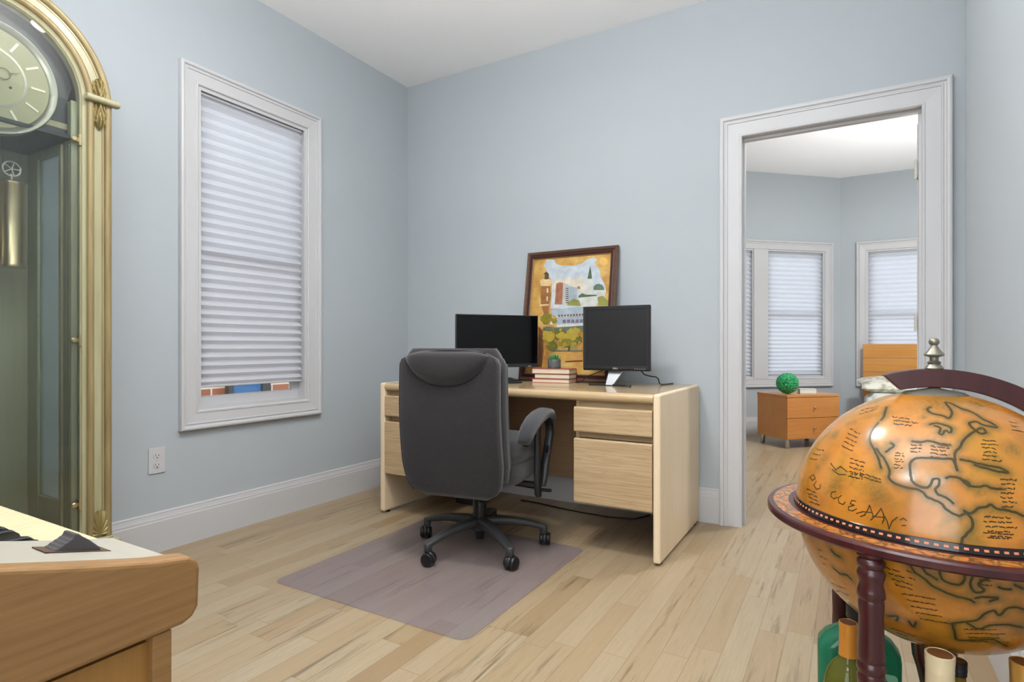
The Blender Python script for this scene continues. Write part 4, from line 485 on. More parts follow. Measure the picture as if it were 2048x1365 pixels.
BLOB=[(-115.8, 17.1, 5.4, 2.2), (-134.7, 17.8, 3.5, 3.1), (-154.4, 39.3, 2.7, 1.4), (-149.1, 27.1, 3.1, 1.4), (-151.3, 22.6, 2.3, 1.9), (-79.9, 25.4, 4.7, 0.8), (-96.3, 43.1, 5.4, 1.1), (-151.8, 47.0, 1.4, 0.8), (-103.0, 56.7, 1.1, 0.9), (-113.1, 42.1, 1.9, 0.8), (-61.4, 41.8, 3.1, 3.0), (-78.4, 17.2, 3.9, 0.9), (-91.2, 69.0, 15.5, 0.5), (-53.2, 67.4, 9.3, 0.5), (-73.1, 34.0, 5.4, 1.1), (-69.8, 52.9, 3.1, 1.1)]
PAINT=[('sky','0.1285,0.7719 0.1835,0.7643 0.1963,0.7398 0.2369,0.7222 0.3213,0.7161 0.3754,0.7266 0.401,0.7475 0.4504,0.7598 0.4734,0.7451 0.4596,0.7236 0.4741,0.7052 0.4924,0.6795 0.5057,0.6277 0.5312,0.5883 0.5442,0.5373 0.5249,0.4881 0.4233,0.4414 0.1817,0.4493 0.1821,0.5281 0.1777,0.621 0.1393,0.6902 0.1137,0.7324 0.1236,0.7452'),
('peach','0.1802,0.6341 0.2578,0.6395 0.3273,0.6385 0.3955,0.6376 0.4024,0.5441 0.1964,0.5275'),
('ochre','0.4882,0.7407 0.5005,0.7526 0.5168,0.7545 0.5336,0.7468 0.5427,0.727 0.5362,0.7083 0.5184,0.702 0.5001,0.711 0.4905,0.7258'),
('brick','0.1073,0.5982 0.1692,0.5949 0.1713,0.5286 0.1714,0.4693 0.1755,0.3972 0.1468,0.3979 0.115,0.4713 0.106,0.5314'),
('cream','0.0964,0.6391 0.1322,0.647 0.173,0.6346 0.1783,0.6143 0.1692,0.5949 0.1073,0.5982 0.0945,0.619|0.1035,0.4784 0.1684,0.4793 0.1693,0.4694 0.108,0.4682|0.1328,0.3132 0.1617,0.3343 0.209,0.2961 0.2049,0.2942 0.1624,0.3271 0.138,0.3112'),
('dark','0.1254,0.6407 0.1264,0.6708 0.1151,0.6749 0.1355,0.6918 0.1553,0.6724 0.1524,0.6391|0.2768,0.5774 0.2964,0.5751 0.2961,0.5706 0.2764,0.5729|0.2778,0.5643 0.2974,0.562 0.2971,0.5575 0.2775,0.5598|0.2789,0.5512 0.2985,0.549 0.2981,0.5445 0.2785,0.5467|0.2799,0.5381 0.2995,0.536 0.2992,0.5314 0.2796,0.5336|0.281,0.5251 0.3005,0.5229 0.3002,0.5184 0.2806,0.5206|0.282,0.5121 0.3016,0.5099 0.3012,0.5054 0.2817,0.5075|0.2831,0.499 0.3026,0.497 0.3023,0.4925 0.2827,0.4945|0.2841,0.486 0.3036,0.484 0.3033,0.4795 0.2838,0.4815|0.3185,0.1845 0.3262,0.2159 0.333,0.2159 0.3323,0.1814'),
('white','0.1459,0.5808 0.156,0.5816 0.1585,0.5523 0.1485,0.5515|0.1477,0.5276 0.1577,0.5285 0.1602,0.4994 0.1502,0.4984|0.402,0.5954 0.4555,0.5937 0.457,0.5256 0.4036,0.528|0.3678,0.5104 0.4871,0.5179 0.4885,0.4519 0.3756,0.4526|0.394,0.6119 0.4203,0.62 0.4578,0.6083 0.4602,0.5922 0.3986,0.5956|0.4649,0.5538 0.54,0.5532 0.5362,0.5126 0.4676,0.5156|0.2247,0.4011 0.4099,0.4071 0.4103,0.4008 0.2262,0.3927|0.2328,0.3473 0.4112,0.3522 0.4121,0.3315 0.2328,0.3299|0.1717,0.4005 0.2,0.4018 0.206,0.3478 0.1869,0.3481 0.1854,0.3904 0.1722,0.394'),
('redbr','0.2094,0.6093 0.235,0.6164 0.2567,0.6099 0.2608,0.4727 0.208,0.4746 0.2096,0.5401|0.3541,0.5838 0.3725,0.5828 0.3739,0.5647 0.3554,0.5669'),
('greyb','0.2567,0.6099 0.2925,0.5981 0.2962,0.4649 0.2608,0.4727|0.4166,0.5786 0.4265,0.5812 0.4328,0.5681 0.4319,0.5427 0.4213,0.5419|0.19,0.436 0.4082,0.447 0.4084,0.4356 0.1949,0.4195'),
('blueg','0.2933,0.5883 0.3561,0.5753 0.3584,0.5012 0.2962,0.4649|0.1823,0.4427 0.4088,0.4578 0.413,0.3283 0.2301,0.3377 0.2287,0.3958 0.1922,0.4098'),
('dark2','0.2134,0.5958 0.2246,0.5972 0.2243,0.592 0.2124,0.5906|0.2146,0.5813 0.2258,0.5827 0.2255,0.5774 0.2136,0.576|0.2158,0.5667 0.227,0.5681 0.2267,0.5629 0.2148,0.5615|0.217,0.5522 0.2282,0.5536 0.228,0.5484 0.2161,0.547|0.2182,0.5377 0.2294,0.5391 0.2292,0.5339 0.2173,0.5325|0.2195,0.5232 0.2306,0.5247 0.2304,0.5195 0.2185,0.518|0.2207,0.5087 0.2318,0.5102 0.2316,0.505 0.2197,0.5035|0.2219,0.4943 0.233,0.4958 0.2328,0.4906 0.2209,0.4891|0.2383,0.4073 0.2515,0.4075 0.2525,0.3952 0.2393,0.3949|0.2585,0.4077 0.2717,0.408 0.2727,0.3957 0.2595,0.3954|0.2786,0.4081 0.2917,0.4084 0.2927,0.3962 0.2796,0.3959|0.2986,0.4085 0.3116,0.4088 0.3126,0.3966 0.2996,0.3963|0.3185,0.4089 0.3314,0.4092 0.3324,0.3971 0.3194,0.3968|0.3383,0.4094 0.3511,0.4096 0.3521,0.3975 0.3392,0.3972|0.3579,0.4098 0.3707,0.4101 0.3716,0.398 0.3588,0.3977|0.3775,0.4102 0.3902,0.4105 0.3911,0.3984 0.3784,0.3981|0.3969,0.4106 0.4096,0.4109 0.4105,0.3989 0.3978,0.3986'),
('green','0.4307,0.7083 0.4396,0.6767 0.4486,0.6261 0.4177,0.6279 0.4253,0.6712|0.3669,0.5233 0.3894,0.5383 0.417,0.5274 0.4834,0.5244 0.4872,0.5173 0.3678,0.5104'),
('green2','0.4629,0.5539 0.4634,0.5761 0.4757,0.5882 0.4951,0.5915 0.5152,0.5841 0.5272,0.5696 0.5324,0.5505|0.1328,0.3132 0.1628,0.3388 0.2203,0.3282 0.411,0.3378 0.4125,0.3001 0.209,0.2961|0.2113,0.1871 0.4155,0.1881 0.4162,0.1788 0.2122,0.1763'),
('olive','0.2927,0.465 0.3045,0.4904 0.3376,0.5052 0.3725,0.4942 0.3886,0.4585|0.4911,0.5083 0.523,0.5164 0.5572,0.4868 0.5669,0.4554 0.5011,0.4577|0.3662,0.2285 0.3697,0.2173 0.3641,0.2072 0.3556,0.1978 0.3418,0.1947 0.3283,0.2003 0.3157,0.2018 0.3041,0.2078 0.3039,0.2198 0.3008,0.2285 0.2965,0.2391 0.3059,0.2459 0.3088,0.2586 0.3239,0.2567 0.3355,0.2549 0.3467,0.2525 0.3566,0.2467 0.3629,0.2381'),
('purp','0.2722,0.3755 0.2929,0.3763 0.2945,0.357 0.2738,0.3562|0.3012,0.3755 0.3217,0.3763 0.3232,0.3571 0.3028,0.3562|0.33,0.3754 0.3503,0.3763 0.3518,0.3572 0.3315,0.3563|0.3585,0.3754 0.3787,0.3762 0.3801,0.3572 0.36,0.3564|0.3868,0.3754 0.4068,0.3762 0.4082,0.3573 0.3882,0.3565'),
('olive2','0.206,0.3834 0.2041,0.3703 0.1856,0.3665 0.1776,0.3603 0.1699,0.3476 0.1542,0.3491 0.1399,0.3544 0.1319,0.3655 0.1202,0.3736 0.1166,0.3855 0.1184,0.3972 0.1303,0.4036 0.1366,0.4129 0.1493,0.4159 0.1633,0.4198 0.1798,0.4181 0.1928,0.4086 0.1961,0.3951|0.2361,0.3698 0.2341,0.3648 0.2299,0.3614 0.2258,0.3585 0.2215,0.3543 0.2149,0.3553 0.2085,0.3569 0.2003,0.3584 0.1984,0.365 0.1965,0.3707 0.1997,0.3756 0.2037,0.379 0.2064,0.3836 0.2127,0.3841 0.2189,0.3863 0.2272,0.3869 0.232,0.3811 0.2326,0.3748|0.3416,0.2411 0.3401,0.2283 0.3351,0.2158 0.3227,0.2079 0.3068,0.2073 0.2926,0.2088 0.277,0.2088 0.2587,0.2131 0.2535,0.2279 0.2594,0.2413 0.2479,0.2558 0.2571,0.2676 0.2677,0.279 0.2874,0.2736 0.3022,0.2815 0.3133,0.2678 0.3312,0.2664 0.3342,0.2526|0.3908,0.3132 0.3893,0.3065 0.3825,0.3049 0.3779,0.3097 0.3766,0.3172 0.3811,0.3218 0.388,0.3201|0.2314,0.2158 0.2305,0.2103 0.2235,0.2089 0.2184,0.2127 0.2191,0.2189 0.2226,0.2228 0.2276,0.2214|0.2498,0.2339 0.2465,0.2275 0.2402,0.2259 0.235,0.2304 0.2327,0.2375 0.2388,0.242 0.2457,0.2404|0.2991,0.2145 0.295,0.2089 0.2899,0.2076 0.2846,0.2114 0.2844,0.2175 0.2888,0.2214 0.2958,0.22|0.1921,0.2255 0.1913,0.2185 0.1828,0.2168 0.1765,0.2216 0.1754,0.2294 0.1818,0.2342 0.1895,0.2325|0.2835,0.2618 0.2811,0.2576 0.2764,0.2566 0.2716,0.2595 0.272,0.2643 0.2753,0.2672 0.2794,0.2661|0.3567,0.2744 0.3558,0.268 0.3488,0.2665 0.3429,0.271 0.344,0.2781 0.3481,0.2825 0.3547,0.2809|0.3534,0.2706 0.3502,0.2648 0.344,0.2634 0.3389,0.2675 0.3371,0.274 0.343,0.278 0.3485,0.2765|0.4063,0.3069 0.4047,0.2993 0.3972,0.2976 0.3926,0.3029 0.3916,0.3113 0.3962,0.3165 0.4032,0.3145|0.2918,0.2233 0.2905,0.2191 0.2867,0.2181 0.2836,0.221 0.2833,0.2256 0.2859,0.2284 0.2899,0.2274|0.2116,0.3013 0.2093,0.2951 0.2022,0.2937 0.1968,0.298 0.1975,0.3048 0.2008,0.3091 0.2084,0.3075|0.37,0.2512 0.3671,0.2476 0.3638,0.2468 0.3599,0.2493 0.3599,0.2533 0.3634,0.2558 0.3673,0.2549|0.3835,0.2474 0.3797,0.2398 0.3716,0.2379 0.363,0.2433 0.3636,0.2518 0.37,0.2571 0.3778,0.2551|0.2247,0.3015 0.2223,0.2959 0.2158,0.2946 0.2118,0.2985 0.2104,0.3049 0.2144,0.3087 0.2206,0.3073|0.3568,0.2446 0.3535,0.2386 0.348,0.2372 0.3414,0.2413 0.3425,0.248 0.3469,0.2521 0.3537,0.2506|0.2243,0.2559 0.2232,0.2486 0.2147,0.2468 0.208,0.2519 0.2068,0.2601 0.2134,0.2651 0.2208,0.2633|0.2147,0.3174 0.2111,0.3109 0.2034,0.3094 0.199,0.314 0.1972,0.3213 0.2024,0.3258 0.2105,0.3241'),
('yel','0.2283,0.2734 0.2252,0.2611 0.2177,0.2508 0.2085,0.241 0.1933,0.2384 0.1781,0.2381 0.1662,0.2473 0.1484,0.249 0.1393,0.2608 0.148,0.274 0.1402,0.2864 0.1474,0.2969 0.1605,0.3018 0.1728,0.3064 0.1868,0.3057 0.203,0.3065 0.2112,0.2944 0.2236,0.286|0.3805,0.2848 0.3898,0.2702 0.3713,0.2648 0.3659,0.2526 0.3531,0.2435 0.3368,0.2523 0.3237,0.2568 0.304,0.2579 0.3015,0.2732 0.2926,0.2856 0.3061,0.2959 0.307,0.3082 0.3195,0.3135 0.3298,0.3246 0.3452,0.3158 0.3643,0.3229 0.3672,0.3043 0.3853,0.2986|0.3079,0.2728 0.2989,0.2655 0.2981,0.2568 0.2894,0.2528 0.2793,0.2538 0.2705,0.2488 0.2627,0.2552 0.2563,0.2604 0.2519,0.2665 0.2484,0.2733 0.2501,0.2802 0.2488,0.2897 0.2573,0.2942 0.2653,0.3015 0.2773,0.3009 0.289,0.2979 0.2924,0.2868 0.2997,0.2809|0.3952,0.3035 0.3935,0.2955 0.3878,0.2894 0.3833,0.2819 0.3727,0.283 0.3631,0.2766 0.3518,0.2795 0.3443,0.2873 0.3413,0.2962 0.3381,0.3042 0.3384,0.3126 0.3478,0.3167 0.3514,0.3241 0.3599,0.3277 0.3694,0.3243 0.3773,0.321 0.3896,0.3207 0.3913,0.3112|0.2986,0.2127 0.2965,0.2065 0.2893,0.205 0.2824,0.2093 0.2833,0.2161 0.2882,0.2204 0.2939,0.2189|0.3604,0.2242 0.358,0.2172 0.3511,0.2155 0.3442,0.2203 0.3454,0.2281 0.3496,0.233 0.3566,0.2312|0.2542,0.2689 0.2524,0.2618 0.244,0.2601 0.2369,0.265 0.2373,0.2729 0.2427,0.2778 0.2508,0.276|0.3065,0.2265 0.3024,0.2191 0.294,0.2172 0.2892,0.2224 0.2851,0.2307 0.2928,0.2358 0.3013,0.234|0.3784,0.2832 0.3777,0.279 0.3731,0.278 0.3691,0.281 0.3701,0.2856 0.3725,0.2885 0.3773,0.2874|0.3138,0.2175 0.3121,0.2132 0.3077,0.2122 0.3031,0.2151 0.3032,0.2198 0.307,0.2228 0.3122,0.2217|0.2256,0.2866 0.223,0.2816 0.2178,0.2804 0.2144,0.2839 0.2126,0.2895 0.217,0.293 0.2224,0.2917|0.3762,0.2275 0.3763,0.2213 0.369,0.2197 0.3634,0.224 0.3643,0.2309 0.3681,0.2352 0.3748,0.2336|0.3597,0.2205 0.3589,0.2161 0.3547,0.215 0.3507,0.2181 0.3507,0.2229 0.3534,0.2259 0.3589,0.2249|0.2764,0.2466 0.2759,0.239 0.267,0.2372 0.2591,0.2425 0.258,0.251 0.2657,0.2562 0.2727,0.2543|0.4015,0.234 0.3991,0.2273 0.3923,0.2256 0.3866,0.2303 0.3855,0.2377 0.3909,0.2424 0.3987,0.2407|0.274,0.3135 0.2681,0.3059 0.2616,0.3041 0.2548,0.3095 0.2541,0.318 0.2592,0.3232 0.2689,0.3212|0.2933,0.2068 0.2914,0.1998 0.2846,0.1981 0.2786,0.2029 0.2783,0.2106 0.2832,0.2154 0.2907,0.2137|0.2494,0.2791 0.2445,0.2722 0.2384,0.2705 0.2319,0.2754 0.2318,0.2831 0.2367,0.2879 0.2443,0.2861|0.1778,0.301 0.1751,0.2933 0.1663,0.2915 0.1588,0.2969 0.1595,0.3055 0.1646,0.3108 0.1716,0.3088|0.3436,0.2684 0.3412,0.2621 0.3337,0.2606 0.3299,0.265 0.3281,0.2721 0.333,0.2765 0.3402,0.2748|0.2107,0.2867 0.2082,0.2818 0.2026,0.2806 0.1993,0.2841 0.1978,0.2896 0.2016,0.293 0.2067,0.2918'),
('olive3','0.2914,0.2857 0.2984,0.2719 0.2912,0.2598 0.275,0.2561 0.2623,0.2507 0.2466,0.2459 0.2315,0.2532 0.2213,0.2639 0.2172,0.2757 0.2122,0.2864 0.2076,0.2994 0.2219,0.3059 0.2242,0.3217 0.2425,0.3175 0.257,0.3261 0.269,0.3138 0.2877,0.3121 0.2935,0.2985|0.4092,0.2533 0.411,0.2452 0.4122,0.2344 0.3989,0.2337 0.3904,0.2308 0.3803,0.2256 0.3707,0.2317 0.3654,0.2396 0.3495,0.2428 0.3569,0.2536 0.3593,0.2609 0.3602,0.2695 0.3657,0.2775 0.3758,0.282 0.3869,0.2754 0.397,0.2747 0.4024,0.2671 0.412,0.2621|0.2521,0.2159 0.2501,0.2039 0.2456,0.192 0.233,0.1852 0.2197,0.1796 0.2044,0.1815 0.1917,0.1881 0.1834,0.1973 0.1702,0.204 0.1721,0.2158 0.1767,0.2252 0.1773,0.2363 0.1833,0.2481 0.2006,0.243 0.2131,0.2488 0.2254,0.2426 0.2373,0.2367 0.2397,0.2253|0.1954,0.2498 0.1925,0.2448 0.1872,0.2435 0.1818,0.247 0.181,0.2526 0.1856,0.2561 0.1913,0.2548|0.2601,0.3053 0.2574,0.2992 0.2509,0.2977 0.2442,0.3021 0.2441,0.309 0.2496,0.3132 0.2553,0.3116|0.3165,0.2123 0.3146,0.2048 0.3072,0.2029 0.3016,0.2081 0.2983,0.2165 0.3056,0.2217 0.314,0.2198|0.1586,0.3217 0.1574,0.3142 0.1491,0.3125 0.1436,0.3177 0.1408,0.3261 0.1473,0.3311 0.1551,0.3292|0.1945,0.2923 0.1932,0.2863 0.1863,0.2849 0.1795,0.2891 0.1788,0.2959 0.1849,0.3 0.1919,0.2984|0.1939,0.2459 0.1913,0.2392 0.185,0.2375 0.1791,0.2422 0.1771,0.2497 0.1837,0.2544 0.1914,0.2527|0.1884,0.2628 0.1849,0.2563 0.1773,0.2547 0.1715,0.2592 0.1705,0.2665 0.1762,0.271 0.182,0.2694|0.1984,0.2433 0.1984,0.2393 0.1938,0.2384 0.1901,0.2411 0.1896,0.2455 0.193,0.2482 0.1972,0.2472|0.2097,0.3186 0.2086,0.3141 0.2037,0.313 0.1985,0.3162 0.199,0.3212 0.2025,0.3243 0.2079,0.3231|0.1836,0.3132 0.1799,0.3085 0.1753,0.3073 0.1705,0.3107 0.1701,0.316 0.1746,0.3193 0.1797,0.318|0.3172,0.2335 0.3137,0.2261 0.3053,0.2243 0.2991,0.2294 0.2984,0.2377 0.3042,0.2428 0.312,0.241|0.3027,0.298 0.3007,0.2939 0.2962,0.2929 0.2929,0.2958 0.2929,0.3005 0.2954,0.3034 0.3003,0.3023'),
('brown','0.3066,0.1217 0.4198,0.1294 0.4208,0.1171 0.3073,0.1123|0.1051,0.3398 0.1405,0.3066 0.1556,0.1772 0.1499,0.0811 0.125,0.0806'),
('lochre','0.303,0.1655 0.4151,0.1757 0.417,0.1325 0.3063,0.1248')]
# ------------------------------------------------------------------ desk
TZ=.763
dk=thing('office_desk','light oak double pedestal office desk against the blue wall','desk',(1.29,-.41,0))
X0,X1,Y0,Y1=.468,2.122,-.79,-.022
for xa,xb in ((X0,X0+.034),(X1-.034,X1)):
    b=MB(); b.box(xa,xb,Y0,Y1,.012,TZ); sp=b.build('side_panel',M['oakv'],dk,bevel=.009,seg=3,world=True)
    for yy in (Y0+.05,Y1-.07):
        q=MB(); q.lathe([(.012,0),(.012,.013)],((xa+xb)/2,yy,0),12); q.build('foot',M['plastd'],sp if False else dk,world=True)
b=MB(); nose=[(-.765-.022*math.sin(a)-.004,TZ-.0225+.0225*math.cos(a)) for a in [i*PI/8 for i in range(9)]]
b.prism([(Y1,TZ),]+nose+[(Y1,TZ-.045)],X0+.034,X1-.034,0); b.build('desktop',M['oaktop'],dk,world=True,bevel=.001)
b=MB(); b.box(X0+.034,X1-.034,-.085,-.065,.17,TZ-.045); b.build('modesty_panel',M['oakdark'],dk,world=True)
for xa,xb in ((X0+.034,.895),(1.703,X1-.034)):
    b=MB()
    b.box(xa,xa+.016,-.755,-.10,.225,TZ-.045); b.box(xb-.016,xb,-.755,-.10,.225,TZ-.045); b.box(xa,xb,-.755,-.10,.225,.241); b.box(xa,xb,-.12,-.10,.225,TZ-.045)
    b.box(xa,xb,-.75,-.74,TZ-.075,TZ-.045); b.box(xa,xb,-.75,-.735,.54,.575)
    cb=b.build('pedestal',M['oak'],dk,world=True)
    for z0,z1 in ((.568,.690),(.232,.540)):
        b=MB(); b.prism([(-.768,z0),(-.790,z0+.004),(-.792,z0+.01),(-.792,z1-.006),(-.786,z1),(-.768,z1)],xa+.003,xb-.003,0); dd=b.build('drawer',M['oak'],dk,world=True,bevel=.0015)
        b=MB(); b.box(xa+.02,xb-.02,-.768,-.45,z0+.02,z1-.03); b.build('drawer_box',M['oakdark'],dd,world=True)
# cord and small box under the desk
b=MB(); b.tube([(1.05,-.14,.004),(1.2,-.15,.004),(1.35,-.18,.004),(1.5,-.20,.004),(1.66,-.20,.004),(1.8,-.16,.004),(1.85,-.05,.004)],.004,8); tag(b.build('power_cord',M['plastd'],smooth=True),'black power cord lying on the floor under the desk','cord')
ub=thing('adapter_box','small dark grey plastic box on the floor beneath the left end of the desk','box',(.80,-.34,0))
b=MB(); b.box(-.08,.08,-.05,.05,0,.075); b.build('housing',M['plast'],ub,bevel=.008)
b=MB(); b.box(-.05,.05,-.052,-.049,.03,.05); b.build('front_label',M['arm_grey'],ub)

# ------------------------------------------------------------------ floor mat
b=MB(); b.prism(rrect(.775,1.748,-1.752,-.745,.045,8),.0008,.0035,2); tag(b.build('chair_mat',M['mat'],bevel=.001),'translucent mauve-grey vinyl mat on the floor under the office chair','chair mat')

# ------------------------------------------------------------------ office chair (faces the desk)
CHA=math.radians(9)
ch=thing('office_chair','charcoal fabric swivel office chair seen from behind, on the vinyl mat','chair',(1.297,-.985,.0035),CHA)
# star base
arms=[182,256,328,36,110]
hub=MB(); hub.lathe([(.030,.085),(.040,.09),(.043,.115),(.040,.14),(.033,.150),(.030,.152)],(0,0,0),28); star=hub.build('base_hub',M['plast'],ch,smooth=True)
for w in arms:
    a=math.radians(w)-CHA; dx,dy=math.cos(a),math.sin(a); rings=[]
    for i in range(9):
        t=i/8; r=.02+.300*t; z=.128+.004*math.sin(t*PI)-.040*t**2.2; wd=.029*(1-t)+.0185*t; hh=.024*(1-t)+.013*t
        rings.append([(r*dx-wd*c*dy,r*dy+wd*c*dx,z+hh*s_) for c,s_ in [(math.copysign(abs(math.cos(q))**.7,math.cos(q)),math.copysign(abs(math.sin(q))**.8,math.sin(q))) for q in [2*PI*k/16 for k in range(16)]]])
    b=MB(); b.loft(rings); b.lathe([(.016,-.03),(.019,-.024),(.019,.006),(.016,.0105),(.008,.013)],(.312*dx,.312*dy,.088),16); b.build('base_arm',M['arm_grey'],ch,smooth=True)
    # caster: two wheels and a hood
    ca=a+random.choice([.9,1.3,-.8,2.0]); cx,cy=.318*dx,.318*dy; mt=Matrix.Translation((cx,cy,.030))@Matrix.Rotation(ca,4,'Z')
    b=MB()
    for s_ in (-1,1):
        b.lathe([(.010,-.0105),(.026,-.0095),(.030,-.004),(.030,.004),(.026,.0095),(.010,.0105)],(0,0,0),24,mat=mt@Matrix.Translation((0.008,s_*.016,0))@Matrix.Rotation(PI/2,4,'X'))
    b.box(-.004,.02,-.007,.007,-.004,.012,0,mt); cw=b.build('caster',M['plastd'],ch,smooth=True)
    b=MB(); 
    def hood(u,v,mt=mt):
        q=math.radians(-20+220*u); y=-.0275+.055*v; k=.0335-.004*abs(2*v-1)**4
        return tuple(mt@Vector((.008+k*math.cos(q),y*.35 if abs(y)<.001 else y*.30,k*math.sin(q))))
    b.grid(hood,14,5); b.lathe([(.008,0),(.008,.05)],(0,0,0),10,mat=mt@Matrix.Translation((-.004,0,.012))); b.build('caster_hood',M['plast'],cw,smooth=True)
b=MB(); b.lathe([(.018,.045),(.02,.05),(.02,.09),(.02,.10)],(0,0,0),20); b.lathe([(.033,.135),(.0335,.235),(.031,.24)],(0,0,0),24); b.lathe([(.025,.235),(.025,.33)],(0,0,0),20); b.build('gas_column',M['plastd'],ch,smooth=True)
b=MB(); b.box(-.10,.10,-.14,.13,.300,.335); b.box(-.04,.04,-.20,-.10,.285,.33); b.prism([(-.20,.29),(-.24,.31),(-.26,.40),(-.24,.42),(-.21,.34)],-.035,.035,0); b.build('tilt_mechanism',M['plastd'],ch,bevel=.006)
b=MB(); b.lathe([(.022,-.022),(.026,-.018),(.026,.018),(.022,.022)],(0,0,0),20,mat=Matrix.Translation((.075,-.115,.278))@Matrix.Rotation(PI/2,4,'Y')); b.build('tension_knob',M['plastd'],ch,smooth=True)
b=MB(); b.tube([(.08,.05,.31),(.20,.05,.305),(.31,.04,.30)],.006,8); b.prism([(x+.32,y+.04) for x,y in rrect(-.04,.03,-.014,.014,.01)],.292,.302,2); b.build('height_lever',M['plastd'],ch,smooth=True)
# seat: lower pad and upper cushion
def pad(rows,e=3.4,n=48,cx=0,cy=0):
    return [sell(w,d,e,n,cx+ox,cy+oy,z) for w,d,z,ox,oy in rows]
b=MB(); b.loft(pad([(.15,.15,.332,0,0),(.22,.215,.338,0,0),(.245,.24,.36,0,0),(.252,.25,.40,0,0),(.25,.25,.435,0,0),(.235,.235,.45,0,0)],cy=.02)); b.build('seat_base',M['fab2'],ch,smooth='all')
b=MB(); b.loft(pad([(.20,.20,.432,0,0),(.245,.245,.442,0,0),(.262,.262,.468,0,0),(.262,.262,.50,0,0),(.245,.245,.528,0,0),(.20,.20,.542,0,0),(.10,.10,.548,0,0)],cy=.03)); b.build('seat_cushion',M['fab2'],ch,smooth='all')
# backrest lofts. s=0 bottom .. 1 top ; rear plane leans back
def ybk(z): return -.262-.085*(z-.31)-.03*math.sin((z-.31)/.65*PI)
def back(rows,e,yo,n=56):
    out=[]
    for z,w,d in rows: out.append(sell(w,d,e,n,0,ybk(z)+yo,z))
    return out
rows=[]
for i in range(27):
    t=i/26; z=.308+.637*t
    w=.243-.004*t; w-=.030*max(0,1-t/.25)**1.4
    if t<.10: w-= .055*(1-t/.10)**2.2
    if t>.93: w-=.06*((t-.93)/.07)**2
    d=.030
    if t<.06: d*=math.sqrt(max(.05,1-(1-t/.06)**2))
    if t>.96: d*=math.sqrt(max(.05,1-((t-.96)/.04)**2))
    rows.append((z,w,d))
b=MB(); b.loft(back(rows,5.,0.)); b.build('back_shell',M['fab'],ch,smooth='all')
rows2=[(z+.004*(0),w+.006+.004*math.sin(i/26*PI),.036 if .1<i/26<.9 else .026) for i,(z,w,d) in enumerate(rows)]
rows2=[(max(z,.36),w,d*(.5 if i in (0,26) else 1)) for i,(z,w,d) in enumerate(rows2) if z>.36]
b=MB(); b.loft(back(rows2,3.2,.052)); b.build('back_cushion',M['fab2'],ch,smooth='all')
rows3=[(z,w-.012,d*1.0) for z,w,d in rows2[2:-2]]
b=MB(); b.loft(back(rows3,2.6,.098)); b.build('lumbar_cushion',M['fab2'],ch,smooth='all')
# seam along the shell edge
pth=[]
for z,w,d in rows[1:-1]: pth.append((w*.97,ybk(z)-.020,z))
b=MB(); b.tube(pth,.0035,6); b.build('edge_seam',M['fab'],ch,smooth=True)
b=MB(); pl=[(-x,y,z) for x,y,z in pth]; b.tube(pl,.0035,6); b.build('edge_seam',M['fab'],ch,smooth=True)
# head pillow draped over the top
rows4=[]
for i in range(13):
    t=i/12; z=.815+.150*t; k=math.sin(PI*min(1,max(0,.08+.84*t)))**.45
    rows4.append((z,(.236+.006*math.sin(t*PI)-.02*t**3)*(k*.12+.88),.062*k))
b=MB(); b.loft([sell(w,d,3.,56,-.004,ybk(z)+.048,z) for z,w,d in rows4]); hp=b.build('head_pillow',M['fab'],ch,smooth='all')
b=MB()
def zlow(x): return .808+.130*(abs(x)/.215)**2.6
def flap(u,v):
    x=-.210+.420*u; z1=.957-.030*abs(2*u-1)**5; z=z1*(1-v)+zlow(x)*v*(1 if zlow(x)<z1 else 1); z=min(z,z1)
    bulge=.026*math.sin(PI*min(1,v*1.05))**.5
    y=ybk(z)-.030-.004-bulge*(1-abs(2*u-1)**6)
    if v<.18: y+=.035*(1-v/.18)**2
    y+=.03*abs(2*u-1)**10
    return (x-.004,y,z)
b.grid(flap,41,15); b.build('pillow_flap',M['fab'],hp,smooth='all')
path=[(x-.004,ybk(zlow(x))-.033+.03*abs(x/.21)**10,min(.925,zlow(x))) for x in [-.210+.420*i/40 for i in range(41)]]
path=[(path[0][0],path[0][1]+.05,path[0][2]+.0)]+path+[(path[-1][0]+.004,path[-1][1]+.04,path[-1][2]-.012),(path[-1][0]+.004,path[-1][1]+.09,path[-1][2]-.03)]
b=MB(); b.tube(path,.0048,8); b.build('piping',M['piping'],hp,smooth=True)
b=MB(); b.tube([(x*.8+.02-.004,ybk(.945)-.012-.02*0,.955-.012*(abs(x)/.2)**2) for x in [-.2+.4*i/20 for i in range(21)]],.0035,8); b.build('top_seam',M['piping'],hp,smooth=True)
